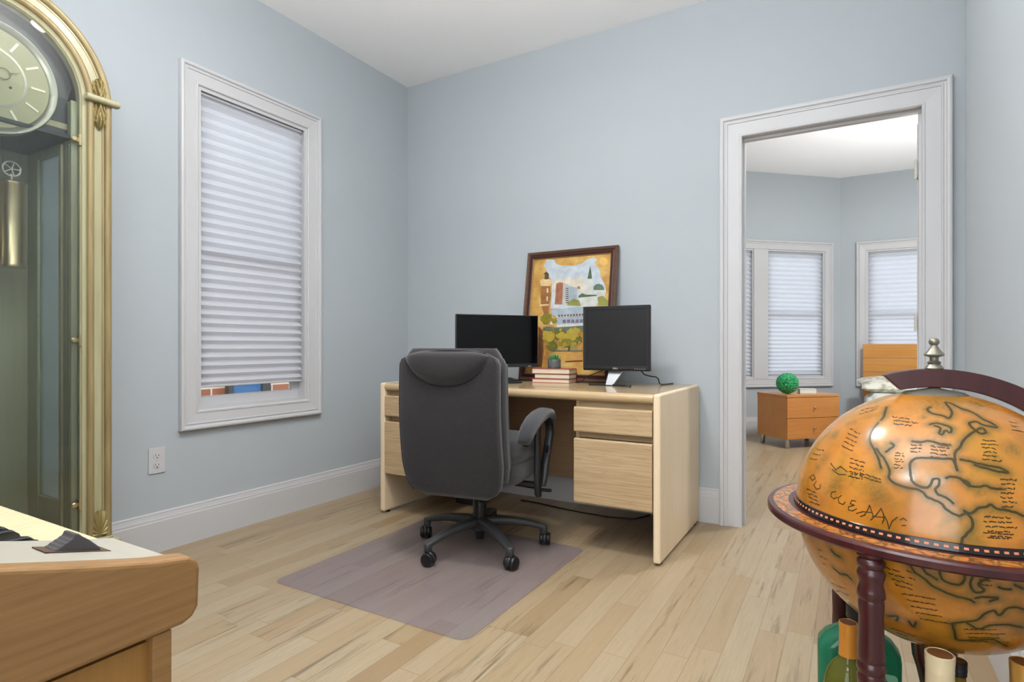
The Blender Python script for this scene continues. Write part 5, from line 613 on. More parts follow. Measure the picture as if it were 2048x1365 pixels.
# armrests
for sx in (1,-1):
    xc=.285*sx; prof=[(-.155,.545),(-.135,.573),(-.09,.603),(-.03,.628),(.05,.645),(.12,.650),(.18,.642),(.215,.618),(.228,.58)]
    rings=[]
    for i,(y,z) in enumerate(prof):
        a=prof[max(0,i-1)]; c=prof[min(len(prof)-1,i+1)]; ty,tz=c[0]-a[0],c[1]-a[1]; l=math.hypot(ty,tz); ny,nz=-tz/l,ty/l
        t=i/(len(prof)-1); k=math.sin(PI*(.1+.8*t))**.35
        rings.append([(xc+.042*k*c_[0],y+ny*.027*k*c_[1],z+nz*.027*k*c_[1]) for c_ in [(math.copysign(abs(math.cos(q))**.75,math.cos(q)),math.copysign(abs(math.sin(q))**.75,math.sin(q))) for q in [2*PI*j/20 for j in range(20)]]])
    b=MB(); b.loft(rings); ar=b.build('armrest_pad',M['fab2'],ch,smooth='all')
    p2=[(-.135,.535),(-.06,.590),(.02,.617),(.10,.626),(.17,.618),(.212,.585),(.218,.54),(.19,.48),(.15,.41),(.12,.345),(.10,.30)]
    b=MB(); b.tube([(xc,y,z) for y,z in p2],[.012]+[.014]*8+[.015,.012],12,flat=1.55,up=(0,1,0) if False else None); 
    b.build('arm_loop',M['plast'],ch,smooth=True)
    p3=[(.02,.625),(.012,.56),(.010,.46),(.012,.36),(.020,.285),(.028,.268)]
    rings=[]
    for i,(y,z) in enumerate(p3):
        wv=(.026,.024,.024,.027,.026,.016)[i]
        rings.append([(xc+sx*.006+.013*c_[0],y+wv*c_[1],z) for c_ in [(math.copysign(abs(math.cos(q))**.6,math.cos(q)),math.copysign(abs(math.sin(q))**.6,math.sin(q))) for q in [2*PI*j/16 for j in range(16)]]])
    b=MB(); b.loft(rings); b.box(min(xc,sx*.17),max(xc,sx*.17),-.005,.04,.318,.334); b.build('arm_bracket',M['plast'],ch,smooth=True)
    b=MB(); b.lathe([(.020,0),(.020,.006),(.012,.009)],(0,0,0),18,mat=Matrix.Translation((xc+sx*.018,.11,.48))@Matrix.Rotation(sx*PI/2,4,'Y')); b.build('arm_bolt',M['plastd'],ch,smooth=True)

# ------------------------------------------------------------------ monitors
def text_part(txt,size,mat,parent,m4,depth=.0004,name='lettering'):
    c=bpy.data.curves.new('lettering','FONT'); c.body=txt; c.size=size; c.extrude=depth; c.align_x='CENTER'; c.align_y='CENTER'
    o=bpy.data.objects.new('tmp',c); COL.objects.link(o); dg=bpy.context.evaluated_depsgraph_get(); dg.update()
    me=bpy.data.meshes.new_from_object(o.evaluated_get(dg)); bpy.data.objects.remove(o); me.transform(m4); me.materials.clear(); me.materials.append(mat)
    q=bpy.data.objects.new(name,me); COL.objects.link(q); q.parent=parent; return q
# left: thin 24 inch, turned toward the camera side. local x along the screen, -y faces the viewer
ang=math.atan2(.429,.318)
m1=thing('computer_monitor','wide thin black monitor on the desk directly behind the office chair','monitor',(1.035,-.422,TZ),ang)
cx,cy=1.0742-1.035,-.453+.422; lx=cx*math.cos(ang)+cy*math.sin(ang); ly=-cx*math.sin(ang)+cy*math.cos(ang)
W=.515
b=MB(); b.box(lx-W/2,lx+W/2,ly,ly+.02,.0905,.3975); b.box(lx-.15,lx+.15,ly+.018,ly+.035,.13,.33); b.build('housing',M['plastd'],m1,bevel=.003)
b=MB(); b.box(lx-W/2+.006,lx+W/2-.006,ly-.0008,ly+.001,.112,.392); b.build('screen',M['screen'],m1)
b=MB(); b.box(lx-W/2,lx+W/2,ly-.002,ly+.001,.0905,.110); b.build('chin',M['plast'],m1,bevel=.001,); 
b=MB(); b.box(lx+.19,lx+.21,ly-.0026,ly-.002,.094,.097); b.build('logo',M['textwhite'],m1)
b=MB(); b.prism([(ly+.035,.26),(ly+.05,.26),(ly+.135,.008),(ly+.112,.008)],lx-.022,lx+.022,0); b.build('stand_neck',M['plast'],m1,bevel=.004)
b=MB(); b.lathe([(.060,0),(.063,.003),(.056,.009),(.03,.012)],(lx,ly+.125,0),32); b.build('stand_base',M['plast'],m1,smooth=True)
# right: 17 inch square
m2=thing('computer_monitor','squarish grey-screened monitor with wide black bezel on the right part of the desk','monitor',(1.742,-.30,TZ),math.radians(2))
W=.372; 
fx=1.7525-1.742; fy=-.352+.30
z0,z1=.845-TZ,1.195-TZ
b=MB(); b.box(fx-W/2,fx+W/2,fy,fy+.03,z0,z1); b.box(fx-.12,fx+.12,fy+.03,fy+.055,z0+.06,z1-.06); b.build('housing',M['plastd'],m2,bevel=.004)
b=MB(); sweep_rect(b,[(0,fy+.004),(0,fy-.003),(.016,fy-.004),(.019,fy+.002)],fx-W/2+.018,fx+W/2-.018,z0+.026,z1-.018); b.build('bezel',M['plast'],m2)
b=MB(); b.box(fx-W/2+.017,fx+W/2-.017,fy-.001,fy+.001,z0+.025,z1-.017); b.build('screen',M['screen2'],m2)
text_part('DELL',.0135,M['textwhite'],m2,Matrix.Translation((fx,fy-.0045,z0+.0125))@Matrix.Rotation(PI/2,4,'X'),name='lettering')
for k in range(5):
    b=MB(); b.box(fx+.105+k*.0125,fx+.112+k*.0125,fy-.0052,fy-.003,z0+.010,z0+.0135); b.build('button',M['silver'],m2)
b=MB(); b.prism([(fy+.055,.008),(fy+.03,.008),(fy+.045,.13),(fy+.06,.13),(fy+.07,.09)],fx-.03,fx+.03,0); 
b=MB(); yb=fy+.0
b.add([(fx-.055,yb-.01,.004),(fx-.012,yb-.01,.004),(fx+.045,yb+.035,.10),(fx-.045,yb+.035,.10),(fx-.055,yb+.02,.004),(fx-.012,yb+.02,.004),(fx+.045,yb+.055,.10),(fx-.045,yb+.055,.10)],[(0,1,2,3),(7,6,5,4),(0,4,5,1),(1,5,6,2),(2,6,7,3),(3,7,4,0)]); b.build('stand_neck',M['silver'],m2,bevel=.002)
for sgn,xa,xb in ((-1,fx-.150,fx-.052),(1,fx-.012,fx+.095)):
    b=MB(); b.prism([(xa,yb-.015),(xb,yb-.02),(xb+.01*sgn,yb+.03),(xa+.02,yb+.035)] if sgn<0 else [(xa,yb-.02),(xb-.02,yb-.055),(xb,yb-.05),(xb,yb-.02),(xa+.01,yb+.03)],0,.011,2); b.build('stand_foot',M['plast'],m2,bevel=.002)
# cables
b=MB(); b.tube([(1.87,-.30,.855),(1.89,-.28,.825),(1.92,-.26,.815),(1.945,-.25,.812),(1.955,-.24,.80),(1.955,-.22,.775),(1.955,-.18,.767),(1.97,-.10,.767),(1.98,-.04,.767)],.0035,8); tag(b.build('monitor_cable',M['plastd'],smooth=True),'black cable hanging from the right edge of the square monitor to the desk','cable')
b=MB(); b.tube([(1.70,-.28,.86),(1.62,-.22,.835),(1.52,-.2,.80),(1.50,-.21,.775),(1.49,-.23,.768),(1.475,-.25,.768)],.003,8); tag(b.build('video_cable',M['plastd'],smooth=True),'thin black cable running from behind the square monitor toward the books','cable')
# keyboard
ka=math.radians(60); kb=thing('keyboard','black computer keyboard whose right end peeks out beside the chair back','keyboard',(1.145,-.385,TZ),ka)
b=MB(); b.prism([(.064,0),(-.064,0),(-.067,.010),(-.062,.014),(.064,.024)],-.44,.012,0); b.build('case',M['plast'],kb,bevel=.002)
kr=[]
for r_ in range(6):
    for c_ in range(21):
        if c_ in (15,) : continue
        y=.052-.0205*r_; z=.0235-.003*(r_*.62); b=MB(); x=-.005-.0205*c_
        b.box(x-.009,x+.009,y-.0095,y+.0095,z-.004,z+.005); kr.append(b)
kk=MB()
for q in kr[:100]: q.build('key',M['plastd'],kb,bevel=.001)
for q in kr[100:]: kk.add(q.v,q.f)
o=kk.build('key',M['plastd'],kb,bevel=.001); o['kind']='stuff'

# ------------------------------------------------------------------ books and plant
def book(i,x,y,w,d,z,t,rz,cov,label):
    bk=thing('hardcover_book',label,'book',(x,y,z),rz,'hardcovers stacked on the desk')
    b=MB(); b.box(0,w,0,d,0,.0025); b.box(0,w,0,d,t-.0025,t); b.box(0,w,d-.003,d,0,t); b.build('cover',M[cov],bk,bevel=.0008)
    b=MB(); b.box(.004,w-.004,.004,d-.003,.0025,t-.0025); b.build('pages',M['pages'],bk)
book(0,1.215,-.306,.238,.122,TZ,.024,math.radians(3.5),'red','bottom hardcover of the stack on the desk, bright red cover')
book(1,1.230,-.302,.225,.118,TZ+.0242,.028,math.radians(2.5),'red','middle hardcover in the stack on the desk, thin dark cover line')
bc=bpy.data.objects.get('hardcover_book.001')
book(2,1.214,-.305,.240,.122,TZ+.0524,.031,math.radians(4),'red','top hardcover of the stack, with the potted succulent on it')
M['darkcov']=paint('dark_cover',rgb(96,44,44),.5)
M['pinkcov']=paint('faded_red_cover',rgb(168,84,76),.5)
for nm,k in (('hardcover_book.001','darkcov'),('hardcover_book.002','pinkcov')):
    for c in bpy.data.objects[nm].children:
        if c.name.startswith('cover'): c.data.materials[0]=M[k]
PZ=TZ+.0836
pt=thing('potted_succulent','small green succulent in a speckled grey pot on top of the books','plant',(1.335,-.245,PZ))
b=MB(); b.lathe([(.036,0),(.0375,.003),(.0385,.008),(.0385,.052),(.0375,.054),(.034,.054),(.034,.046)],(0,0,0),32); b.build('pot',M['potgrey'],pt,smooth=True)
b=MB(); b.lathe([(.034,.044),(.034,.046)],(0,0,0),20); b.build('soil',M['soil'],pt)
for k in range(26):
    ring=k%3; a=k*2.4; tilt=(.15,.5,.85)[ring]; L=(.034,.036,.033)[ring]; r0=(.004,.010,.016)[ring]
    b=MB(); rings=[]
    for i in range(6):
        t=i/5; w=.0055*math.sin(PI*(.15+.8*t))**.7 if i<5 else .0006
        d=Vector((math.cos(a)*math.sin(tilt),math.sin(a)*math.sin(tilt),math.cos(tilt))); p=Vector((math.cos(a)*r0,math.sin(a)*r0,.044))+d*L*t+Vector((0,0,.006*t*t))
        sx=Vector((-math.sin(a),math.cos(a),0)); sn=d.cross(sx)
        rings.append([tuple(p+sx*w*math.cos(q)+sn*w*.45*math.sin(q)) for q in [2*PI*j/8 for j in range(8)]])
    b.loft(rings); b.build('leaf',M['leaf'],pt,smooth='all')

# ------------------------------------------------------------------ painting leaning on the wall
PA=Vector((1.046,-.158,TZ+.001)); PE2=Vector((0,.126,.802)).normalized(); PH=.824; PW=.612
pa=thing('framed_painting','brown framed city and church painting leaning on the wall behind the monitors','painting',tuple(PA)); rot=math.atan2(PE2.z,PE2.y)
# local: x right, y up the picture, z out toward the viewer
PM=Matrix.Rotation(rot,4,'X')
b=MB()
def pr_(k,d,h):
    xs=(d,PW-d); ys=(d,PH-d); return [(xs[0],ys[0],h),(xs[0],ys[1],h),(xs[1],ys[1],h),(xs[1],ys[0],h)][k]
prof=[(0,-.012),(0,.012),(.006,.016),(.016,.014),(.022,.006),(.030,.008),(.036,.012),(.042,.008),(.047,.004),(.0475,-.002)]
mis=[0,0,0,0,1,1,1,2,2]
for k in range(4):
    A_=[pr_(k,d,h) for d,h in prof]; B_=[pr_((k+1)%4,d,h) for d,h in prof]
    for i in range(len(prof)-1): b.add([A_[i],A_[i+1],B_[i+1],B_[i]],[(0,1,2,3)],mis[i],PM)
M['frame1']=wood('walnut_frame',rgb(104,74,56),rgb(70,46,36),0,60,.38,.1,.1)
M['frame2']=paint('frame_dark_cove',rgb(66,38,36),.4)
M['frame3']=paint('frame_gold_lip',rgb(150,120,70),.4,0,1,.05,.5,.3)
b.build('frame',[M['frame1'],M['frame2'],M['frame3']],pa)
pc={'sky':(186,196,204),'peach':(204,196,178),'ochre':(220,176,90),'brick':(150,98,52),'cream':(214,190,140),'dark':(76,62,44),'dark2':(110,84,80),'white':(196,198,190),'redbr':(160,104,76),'greyb':(176,178,174),'blueg':(158,170,178),'green':(78,98,72),'green2':(92,106,92),'olive':(140,140,70),'olive2':(128,118,34),'yel':(168,146,52),'olive3':(96,94,36),'purp':(112,104,128),'brown':(104,66,36),'lochre':(186,140,70)}
names=['base']+list(pc)
def canvas_mat(nm,c):
    t=NT('oil_paint_'+nm); co=t.coord(); n=t.noise(co,22,4); n2=t.noise(co,90,3)
    c1=tuple(lin(min(255,x*1.04+3)) for x in c)+(1,); c2=tuple(lin(x*.92) for x in c)+(1,)
    col=t.mix(t.mrange(n,.3,.7),c2,c1); return t.fin(t.bsdf(col,.45,0,.4,t.bump(n2,.1,.001)))
t=NT('oil_paint_base'); co=t.coord(); n=t.noise(co,7,5,.6); base=t.fin(t.bsdf(t.ramp(n,[(.3,rgb(120,84,38)),(.45,rgb(176,130,58)),(.55,rgb(192,152,80)),(.68,rgb(208,176,108))]),.45))
def parse(s): return [[tuple(float(q) for q in p.split(',')) for p in st.split()] for st in s.split('|')]
b=MB(); b.add([(.04,.04,0),(PW-.04,.04,0),(PW-.04,PH-.04,0),(.04,PH-.04,0)],[(0,1,2,3)],0,PM); lay=0
b.add([(.04,.04,-.008),(PW-.04,.04,-.008),(PW-.04,PH-.04,-.008),(.04,PH-.04,-.008)],[(3,2,1,0)],0,PM)
order=['sky','peach','ochre','brick','cream','redbr','greyb','blueg','green','green2','white','olive','dark','dark2','purp','brown','lochre','olive3','olive2','yel']
PD=dict(PAINT)
for k in ['sky','peach','ochre','brown','lochre','redbr','greyb','blueg','brick','white','cream','green','green2','olive','dark2','dark','purp','olive3','olive2','yel']:
    for st in parse(PD[k]):
        lay+=1; o_=len(b.v); b.add([(x+.004,y+.004,.00004*lay) for x,y in st],[tuple(range(len(st)))],names.index(k),PM)
o=b.build('canvas',[base]+[canvas_mat(k,v) for k,v in pc.items()],pa)
# white tower windows and belfry detail drawn again on top, as small strokes
# ------------------------------------------------------------------ grandfather clock (front plane faces +x)
CY0=-2.542; RO=.353; RI=.254; CZ=1.880; FX=.415; ZB=.262
ck=thing('grandfather_clock','tall pale gold arched longcase clock with glass door against the left wall','clock',(.21,CY0,0))
def arch_sweep(prof,z0=ZB,n=48,mi=0):
    """prof [(r,x)] swept up, over and down"""
    path=[('l',z0),('l',CZ)]
    rings=[[(x,CY0-r,z0) for r,x in prof],[(x,CY0-r,CZ) for r,x in prof]]
    for i in range(1,n):
        a=PI-PI*i/n; rings.append([(x,CY0+r*math.cos(a),CZ+r*math.sin(a)) for r,x in prof])
    rings+= [[(x,CY0+r,CZ) for r,x in prof],[(x,CY0+r,z0) for r,x in prof]]
    return rings
def halfr(r0,r1,x,h,n=8):
    return [(r0,x-.01)]+[((r0+r1)/2-(r1-r0)/2*math.cos(PI*i/n),x+h*math.sin(PI*i/n)) for i in range(n+1)]+[(r1,x-.01)]
b=MB(); b.loft(arch_sweep([(RI+.002,FX-.05),(RI+.002,FX-.004),(RI+.012,FX-.002),(RI+.012,FX+.0),(RO-.004,FX+.0),(RO-.004,FX-.05)])); b.build('arch_frame',M['clockpanel'],ck,smooth=True,world=True)
b=MB(); b.loft(arch_sweep(halfr(RO-.027,RO,FX-.002,.013))); b.build('outer_moulding',M['clockbead'],ck,smooth=True,world=True)
b=MB(); b.loft(arch_sweep(halfr(RI+.014,RI+.040,FX-.002,.014))); b.build('inner_moulding',M['clockbead'],ck,smooth=True,world=True)
b=MB(); b.loft(arch_sweep([(RI-.002,FX-.03),(RI-.002,FX-.012),(RI+.004,FX-.006),(RI+.012,FX-.003),(RI+.012,FX-.03)])); b.build('door_rim',M['clockpanel'],ck,smooth=True,world=True)
b=MB(); b.loft(arch_sweep([(RO-.034,FX-.002),(RO-.034,FX+.002),(RO-.030,FX+.002),(RO-.030,FX-.002)])); b.build('inlay_line',M['clockbead'],ck,smooth=True,world=True)
# case
b=MB()
prof=[]
b.loft([[ (x,CY0-.255,ZB),(x,CY0+.255,ZB),(x,CY0+.255,CZ)]+[(x,CY0+.255*math.cos(PI*i/20),CZ+.255*math.sin(PI*i/20)) for i in range(1,20)]+[(x,CY0-.255,CZ)] for x in (.004,.022)]); b.build('back_panel',M['clockdark'],ck,world=True)
SI=.232
for s_ in (1,-1):
    b=MB(); ya,yb=sorted((CY0+s_*SI,CY0+s_*(SI+.022)))
    b.box(.022,.11,ya,yb,ZB,CZ); b.box(.305,FX-.03,ya,yb,ZB,CZ); b.box(.11,.305,ya,yb,ZB,.40); b.box(.11,.305,ya,yb,1.705,CZ)
    b.build('side_frame',M['clockdark'],ck,world=True,bevel=.003)
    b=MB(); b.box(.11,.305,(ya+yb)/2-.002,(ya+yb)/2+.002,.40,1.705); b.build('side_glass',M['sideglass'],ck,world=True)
    b=MB(); b.box(.33,.345,CY0+s_*(SI-.012)-.004,CY0+s_*(SI-.012)+.004,ZB+.02,1.72); b.box(.36,.372,CY0+s_*(SI+.005)-.006,CY0+s_*(SI+.005)+.006,ZB+.02,1.72); b.build('inner_trim',M['clockpanel'],ck,world=True)
b=MB()
def roof(u,v): a=PI*u; return (.01+(FX-.06)*v,CY0+.305*math.cos(a),CZ+.305*math.sin(a))
b.grid(roof,30,2); b.build('arched_top',M['clockblack'],ck,world=True,smooth=True)
b=MB(); b.box(.02,FX-.04,CY0-.25,CY0+.25,ZB-.01,ZB+.02); b.build('case_floor',M['clockdark'],ck,world=True)
# base
b=MB(); b.box(.004,FX+.005,CY0-.345,CY0+.345,.09,ZB-.03); b.box(.004,FX+.025,CY0-.365,CY0+.365,0,.09); b.build('plinth',M['clockpanel'],ck,world=True,bevel=.004)
b=MB(); b.box(.004,FX+.012,CY0-RO-.002,CY0+RO+.002,ZB-.012,ZB); b.loft([[(x,y,ZB-.026+.014*math.sin(q)) for q in (0,)] for x,y in ((0,0),(0,1))],cap=False) if False else None
b.prism([(CY0-RO-.018,ZB-.034),(CY0+RO+.018,ZB-.034),(CY0+RO+.022,ZB-.022),(CY0+RO+.016,ZB-.010),(CY0-RO-.016,ZB-.010),(CY0-RO-.022,ZB-.022)],.004,FX+.034,0); b.build('base_moulding',M['clockpanel'],ck,world=True,bevel=.007,seg=3)
# cross bars with carved leaves
def leaf(y,z0,h,w,up,mi=0):
    b=MB(); nl=5
    def fn(u,v):
        t=u; s=2*v-1
        wd=w*(math.sin(PI*min(1,.10+.88*t))**.6)*(1-.35*t)
        lob=1+.10*math.sin(t*nl*2*PI-1.2)*min(1,abs(s)*1.5)
        yy=y+s*wd*lob; zz=z0+up*(h*t+.012*abs(s)*math.sin(t*PI)-.006*abs(s)**2)
        xx=FX+.0015+.011*(1-s*s)**.5*math.sin(PI*min(1,.08+.9*t))**.5+.0055*math.cos(abs(s)*12-t*10)*(1-abs(s)**4)+.003*math.exp(-(s/.12)**2)
        if abs(s)>.98: xx=FX-.001
        return (xx,yy,zz)
    b.grid(fn,44,29); return b
for s_ in (1,-1):
    yc=CY0+s_*(RI+RO+.012)/2
    b=MB(); b.prism(rrect(FX-.004,FX+.030,CZ+.004,CZ+.028,.010),CY0+s_*(RI+.006),CY0+s_*(RO+.018),1); b.build('cross_bar',M['clockpanel'],ck,world=True,bevel=.003,smooth=True)
    leaf(yc,CZ+.026,.078,.031,1).build('carved_leaf',M['clockorn'],ck,world=True,smooth='all')
    leaf(yc,CZ+.006,.100,.031,-1).build('carved_leaf',M['clockorn'],ck,world=True,smooth='all')
    b=MB()
    def shell(u,v,yc=yc):
        a=math.radians(-8+196*u); t=v; R=.5+.5*t; rr=(.040+.016*math.sin(a)**2*1.6)*t*(1+.05*abs(math.cos(a*8)))
        return (FX+.002+.010*math.sin(PI*min(1,.1+.86*t))**.7+.003*math.cos(a*16)*t,yc+rr*math.cos(a)*.80,ZB+.012+rr*math.sin(a)*1.35)
    b.grid(shell,80,12); b.build('carved_shell',M['clockorn'],ck,world=True,smooth='all')
# glass door with hinges
pts=[(CY0-RI,ZB+.012),(CY0+RI,ZB+.012),(CY0+RI,CZ)]+[(CY0+RI*math.cos(PI*i/40),CZ+RI*math.sin(PI*i/40)) for i in range(1,40)]+[(CY0-RI,CZ)]
b=MB(); b.prism(pts,FX-.018,FX-.013,0); dg_=b.build('glass_door',M['clockglass'],ck,world=True)
for s_ in (1,-1):
    for z in (.398,1.000,1.735):
        b=MB(); yy=CY0+s_*(RI-.020); b.lathe([(.010,0),(.010,.006),(.007,.009)],(0,0,0),20,mat=Matrix.Translation((FX-.013,yy,z))@Matrix.Rotation(PI/2,4,'Y'))
        b.box(FX-.014,FX-.011,min(yy,CY0+s_*RI),max(yy,CY0+s_*RI),z-.007,z+.007); b.box(FX-.016,FX-.004,*sorted((CY0+s_*(RI-.006),CY0+s_*(RI+.001))),z-.02,z+.02); b.build('hinge',M['brass'],dg_,world=True,smooth=True) if False else b.build('hinge',M['brass'],ck,world=True,smooth=True)
# movement board, dial
b=MB(); pts=[(CY0-.232,1.745),(CY0+.232,1.745),(CY0+.232,CZ)]+[(CY0+.25*math.cos(PI*i/30),CZ+.25*math.sin(PI*i/30)) for i in range(2,29)]+[(CY0-.232,CZ)]
b.prism(pts,.345,.358,0); b.build('dial_board',M['clockblack'],ck,world=True)
b=MB(); b.box(.03,.385,CY0-.232,CY0+.232,1.735,1.750); b.build('seat_board',M['clockblack'],ck,world=True,bevel=.002)
b=MB(); b.box(.355,.3595,CY0-.232,CY0+.232,1.772,1.795); b.build('board_edge',M['clockpanel'],ck,world=True,bevel=.002)
RX90=Matrix.Translation((.372,CY0,CZ))@Matrix.Rotation(PI/2,4,'Y')
b=MB(); b.lathe([(.168,.0),(.168,.006)],(0,0,0),72,mat=RX90); dl=b.build('dial',M['dial'],ck,world=True)
b=MB(); b.lathe([(.193,-.012),(.193,.010),(.190,.016),(.186,.016),(.170,.008),(.168,.0065),(.168,-.012)],(0,0,0),72,mat=RX90,cap=False); b.build('bezel',M['dialbezel'],ck,world=True,smooth=True)
b=MB(); b.lathe([(.105,.0062),(.105,.0070),(.097,.0070),(.097,.0062)],(0,0,0),64,mat=RX90,cap=False); b.build('minute_ring',M['dialbezel'],ck,world=True)
for k in range(12):
    a=2*PI*k/12; b=MB(); m_=RX90@Matrix.Rotation(a,4,'Z'); b.box(.115,.156,-.0036,.0036,.006,.0085,0,m_); b.build('hour_marker',M['marker'],ck,world=True)
b=MB(); b.lathe([(.004,.006),(.004,.008)],(0,0,0),12,mat=Matrix.Translation((0,.058,-.022))@RX90); b.build('winding_hole',M['plastd'],ck,world=True)
def hand(ang_,L,loop,x):
    b=MB(); d=(math.cos(ang_),math.sin(ang_)); 
    b.tube([(x,CY0+d[0]*r,CZ+d[1]*r) for r in (0,loop-.018)],.0014,6); c=(CY0+d[0]*loop,CZ+d[1]*loop)
    b.tube([(x,c[0]+.018*math.cos(q),c[1]+.018*math.sin(q)) for q in [2*PI*i/24 for i in range(24)]],.0013,6,True)
    b.tube([(x,CY0+d[0]*r,CZ+d[1]*r) for r in (loop+.018,L)],[.002,.0005],6); return b
hand(math.radians(24),.092,.042,.384).build('hour_hand',M['dialring'],ck,world=True)
hand(math.radians(140),.140,.05,.387).build('minute_hand',M['dialring'],ck,world=True)
# chimes weight and pulley
for yy in (-2.432,CY0,-2.652):
    w_=MB(); w_.lathe([(.012,1.262),(.044,1.262),(.045,1.266),(.045,1.272),(.0435,1.275),(.0435,1.555),(.045,1.558),(.045,1.566),(.040,1.570),(.005,1.572)],(.235,yy,0),36); wo=w_.build('weight',M['brass'],ck,world=True,smooth=True)
    p_=MB(); p_.tube([(.235,yy+.026*math.cos(q),1.618+.026*math.sin(q)) for q in [2*PI*i/28 for i in range(28)]],.003,8,True)
    for q in range(5): p_.tube([(.235,yy,1.618),(.235,yy+.026*math.cos(q*1.2566),1.618+.026*math.sin(q*1.2566))],.002,6)
    p_.tube([(.235,yy,1.57),(.235,yy,1.600)],.003,6); p_.build('pulley',M['lightmetal'],ck,world=True)
    p_=MB(); p_.tube([(.235,yy+.026,1.618),(.235,yy+.026,1.735)],.0008,5); p_.tube([(.235,yy-.026,1.618),(.235,yy-.026,1.735)],.0008,5); p_.build('cable',M['steel'],ck,world=True)
b=MB(); b.box(.10,.106,CY0-.012,CY0+.012,.62,1.735); b.lathe([(.001,-.004),(.085,-.002),(.085,.002),(.001,.004)],(0,0,0),40,mat=Matrix.Translation((.104,CY0,.58))@Matrix.Rotation(PI/2,4,'Y')); b.build('pendulum',M['brass'],ck,world=True)

# ------------------------------------------------------------------ digital piano (player side faces +y)
pn=thing('digital_piano','light wood digital piano with black keys at the lower left corner','piano',(1.56,-3.17,0))
chk=[(-3.385,.686),(-2.969,.688),(-2.958,.692),(-2.952,.702),(-2.9505,.742),(-2.954,.751),(-2.962,.757),(-3.0,.764),(-3.06,.780),(-3.12,.797),(-3.2,.818),(-3.385,.850)]
b=MB(); b.prism(chk,2.212,2.240,0); b.build('end_cheek',M['pianowood'],pn,world=True,bevel=.005,seg=3)
blk=[(y+(-.006 if y>-3 else 0),z-.003) for y,z in chk]
b=MB(); b.prism(blk,2.088,2.212,0); b.build('end_block',M['greybeige'],pn,world=True,bevel=.004)
b=MB(); b.prism(chk,.86,.888,0); b.build('end_cheek',M['pianowood'],pn,world=True,bevel=.003)
b=MB(); b.box(.888,2.205,-3.38,-2.972,.672,.716); b.build('key_bed',M['arm_grey'],pn,world=True,bevel=.002)
b=MB(); b.prism([(-3.38,.716),(-3.112,.716),(-3.112,.775),(-3.14,.785),(-3.38,.86)],.888,2.088,0); b.build('rear_body',M['pianotop'],pn,world=True,bevel=.003)
b=MB(); b.box(.888,2.088,-2.972,-2.962,.69,.722); b.build('key_slip',M['pianotop'],pn,world=True,bevel=.003)
kx=2.0865; wk=None
for i in range(50):
    xc=kx-.0235*(i+.5); 
    if wk is None:
        b=MB(); b.box(-.01135,.01135,-3.11,-2.956,.722,.740); wk=b.build('white_key',M['ivory'],None,bevel=.0012); wk.parent=pn; wk.location=(xc-1.56,3.17,0)
    else:
        c=wk.copy(); COL.objects.link(c); c.location=(xc-1.56,3.17,0)
bk_=None
for i in range(49):
    if i%7 in (1,4): continue
    xc=kx-.0235*(i+1)
    if bk_ is None:
        b=MB(); b.prism([(-3.11,.741),(-3.004,.741),(-3.006,.746),(-3.012,.7515),(-3.018,.753),(-3.11,.754)],-.0052,.0052,0); bk_=b.build('black_key',M['ebony'],None,bevel=.002,seg=3); bk_.parent=pn; bk_.location=(xc-1.56,3.17,0)
    else:
        c=bk_.copy(); COL.objects.link(c); c.location=(xc-1.56,3.17,0)
# pitch wheel in its slot
b=MB(); b.prism([(-3.060,.7770),(-3.056,.7765),(-3.006,.7625),(-3.002,.7612),(-3.002,.7622),(-3.060,.7785)],2.133,2.163,0); b.build('wheel_slot',M['slot'],pn,world=True)
b=MB(); wp=[(-3.0535,.770)]
for i in range(9): wp.append((-3.0525+.0165*i/8,.7755+.0085*i/8+(.0006 if i%2 else 0)))
wp+= [(-3.034,.7885),(-3.030,.7875),(-3.027,.784),(-3.020,.778),(-3.011,.768),(-3.008,.760)]
b.prism(wp,2.136,2.160,0); b.build('pitch_wheel',M['wheel'],pn,world=True,bevel=.0015)
b=MB(); b.box(2.197,2.236,-2.998,-2.979,0,.687); b.build('leg_post',M['pianowood'],pn,world=True,bevel=.001)
b=MB(); b.box(2.200,2.226,-3.36,-2.998,.02,.680); b.build('side_panel',M['pianodark'],pn,world=True)
b=MB(); b.box(.875,.905,-3.36,-2.98,0,.687); b.build('side_panel',M['pianodark'],pn,world=True)
b=MB(); b.box(.905,2.20,-3.33,-3.31,.12,.45); b.build('back_board',M['pianodark'],pn,world=True)

# ------------------------------------------------------------------ bar globe
GS=Vector((2.960,-2.157,.704)); GR=.202
gl=thing('bar_globe','large antique-map bar globe with maroon turned legs at the lower right','globe',(GS.x,GS.y,0))
def P(s): return [[tuple(float(q) for q in p.split(',')) for p in st.split()] for st in s.split(';')]
def smooth(st,k=4):
    out=[]; n=len(st)
    for i in range(n-1):
        p0,p1,p2,p3=st[max(0,i-1)],st[i],st[i+1],st[min(n-1,i+2)]
        for j in range(k):
            t=j/k; w=(-.5*t+t*t-.5*t**3,1-2.5*t*t+1.5*t**3,.5*t+2*t*t-1.5*t**3,-.5*t*t+.5*t**3)
            out.append(tuple(sum(w[m]*q[a] for m,q in enumerate((p0,p1,p2,p3))) for a in (0,1)))
    out.append(st[-1]); rr=random.Random(len(st)); return [(x+rr.uniform(-.12,.12),y+rr.uniform(-.12,.12)) for x,y in out]
coast=[smooth(s_) for s_ in P(COAST)]; ink=P(INK)
def uvec(lo,la):
    lo,la=math.radians(lo),math.radians(la); return Vector((math.cos(la)*math.cos(lo),math.cos(la)*math.sin(lo),math.sin(la)))
import numpy as np
cseg=[]
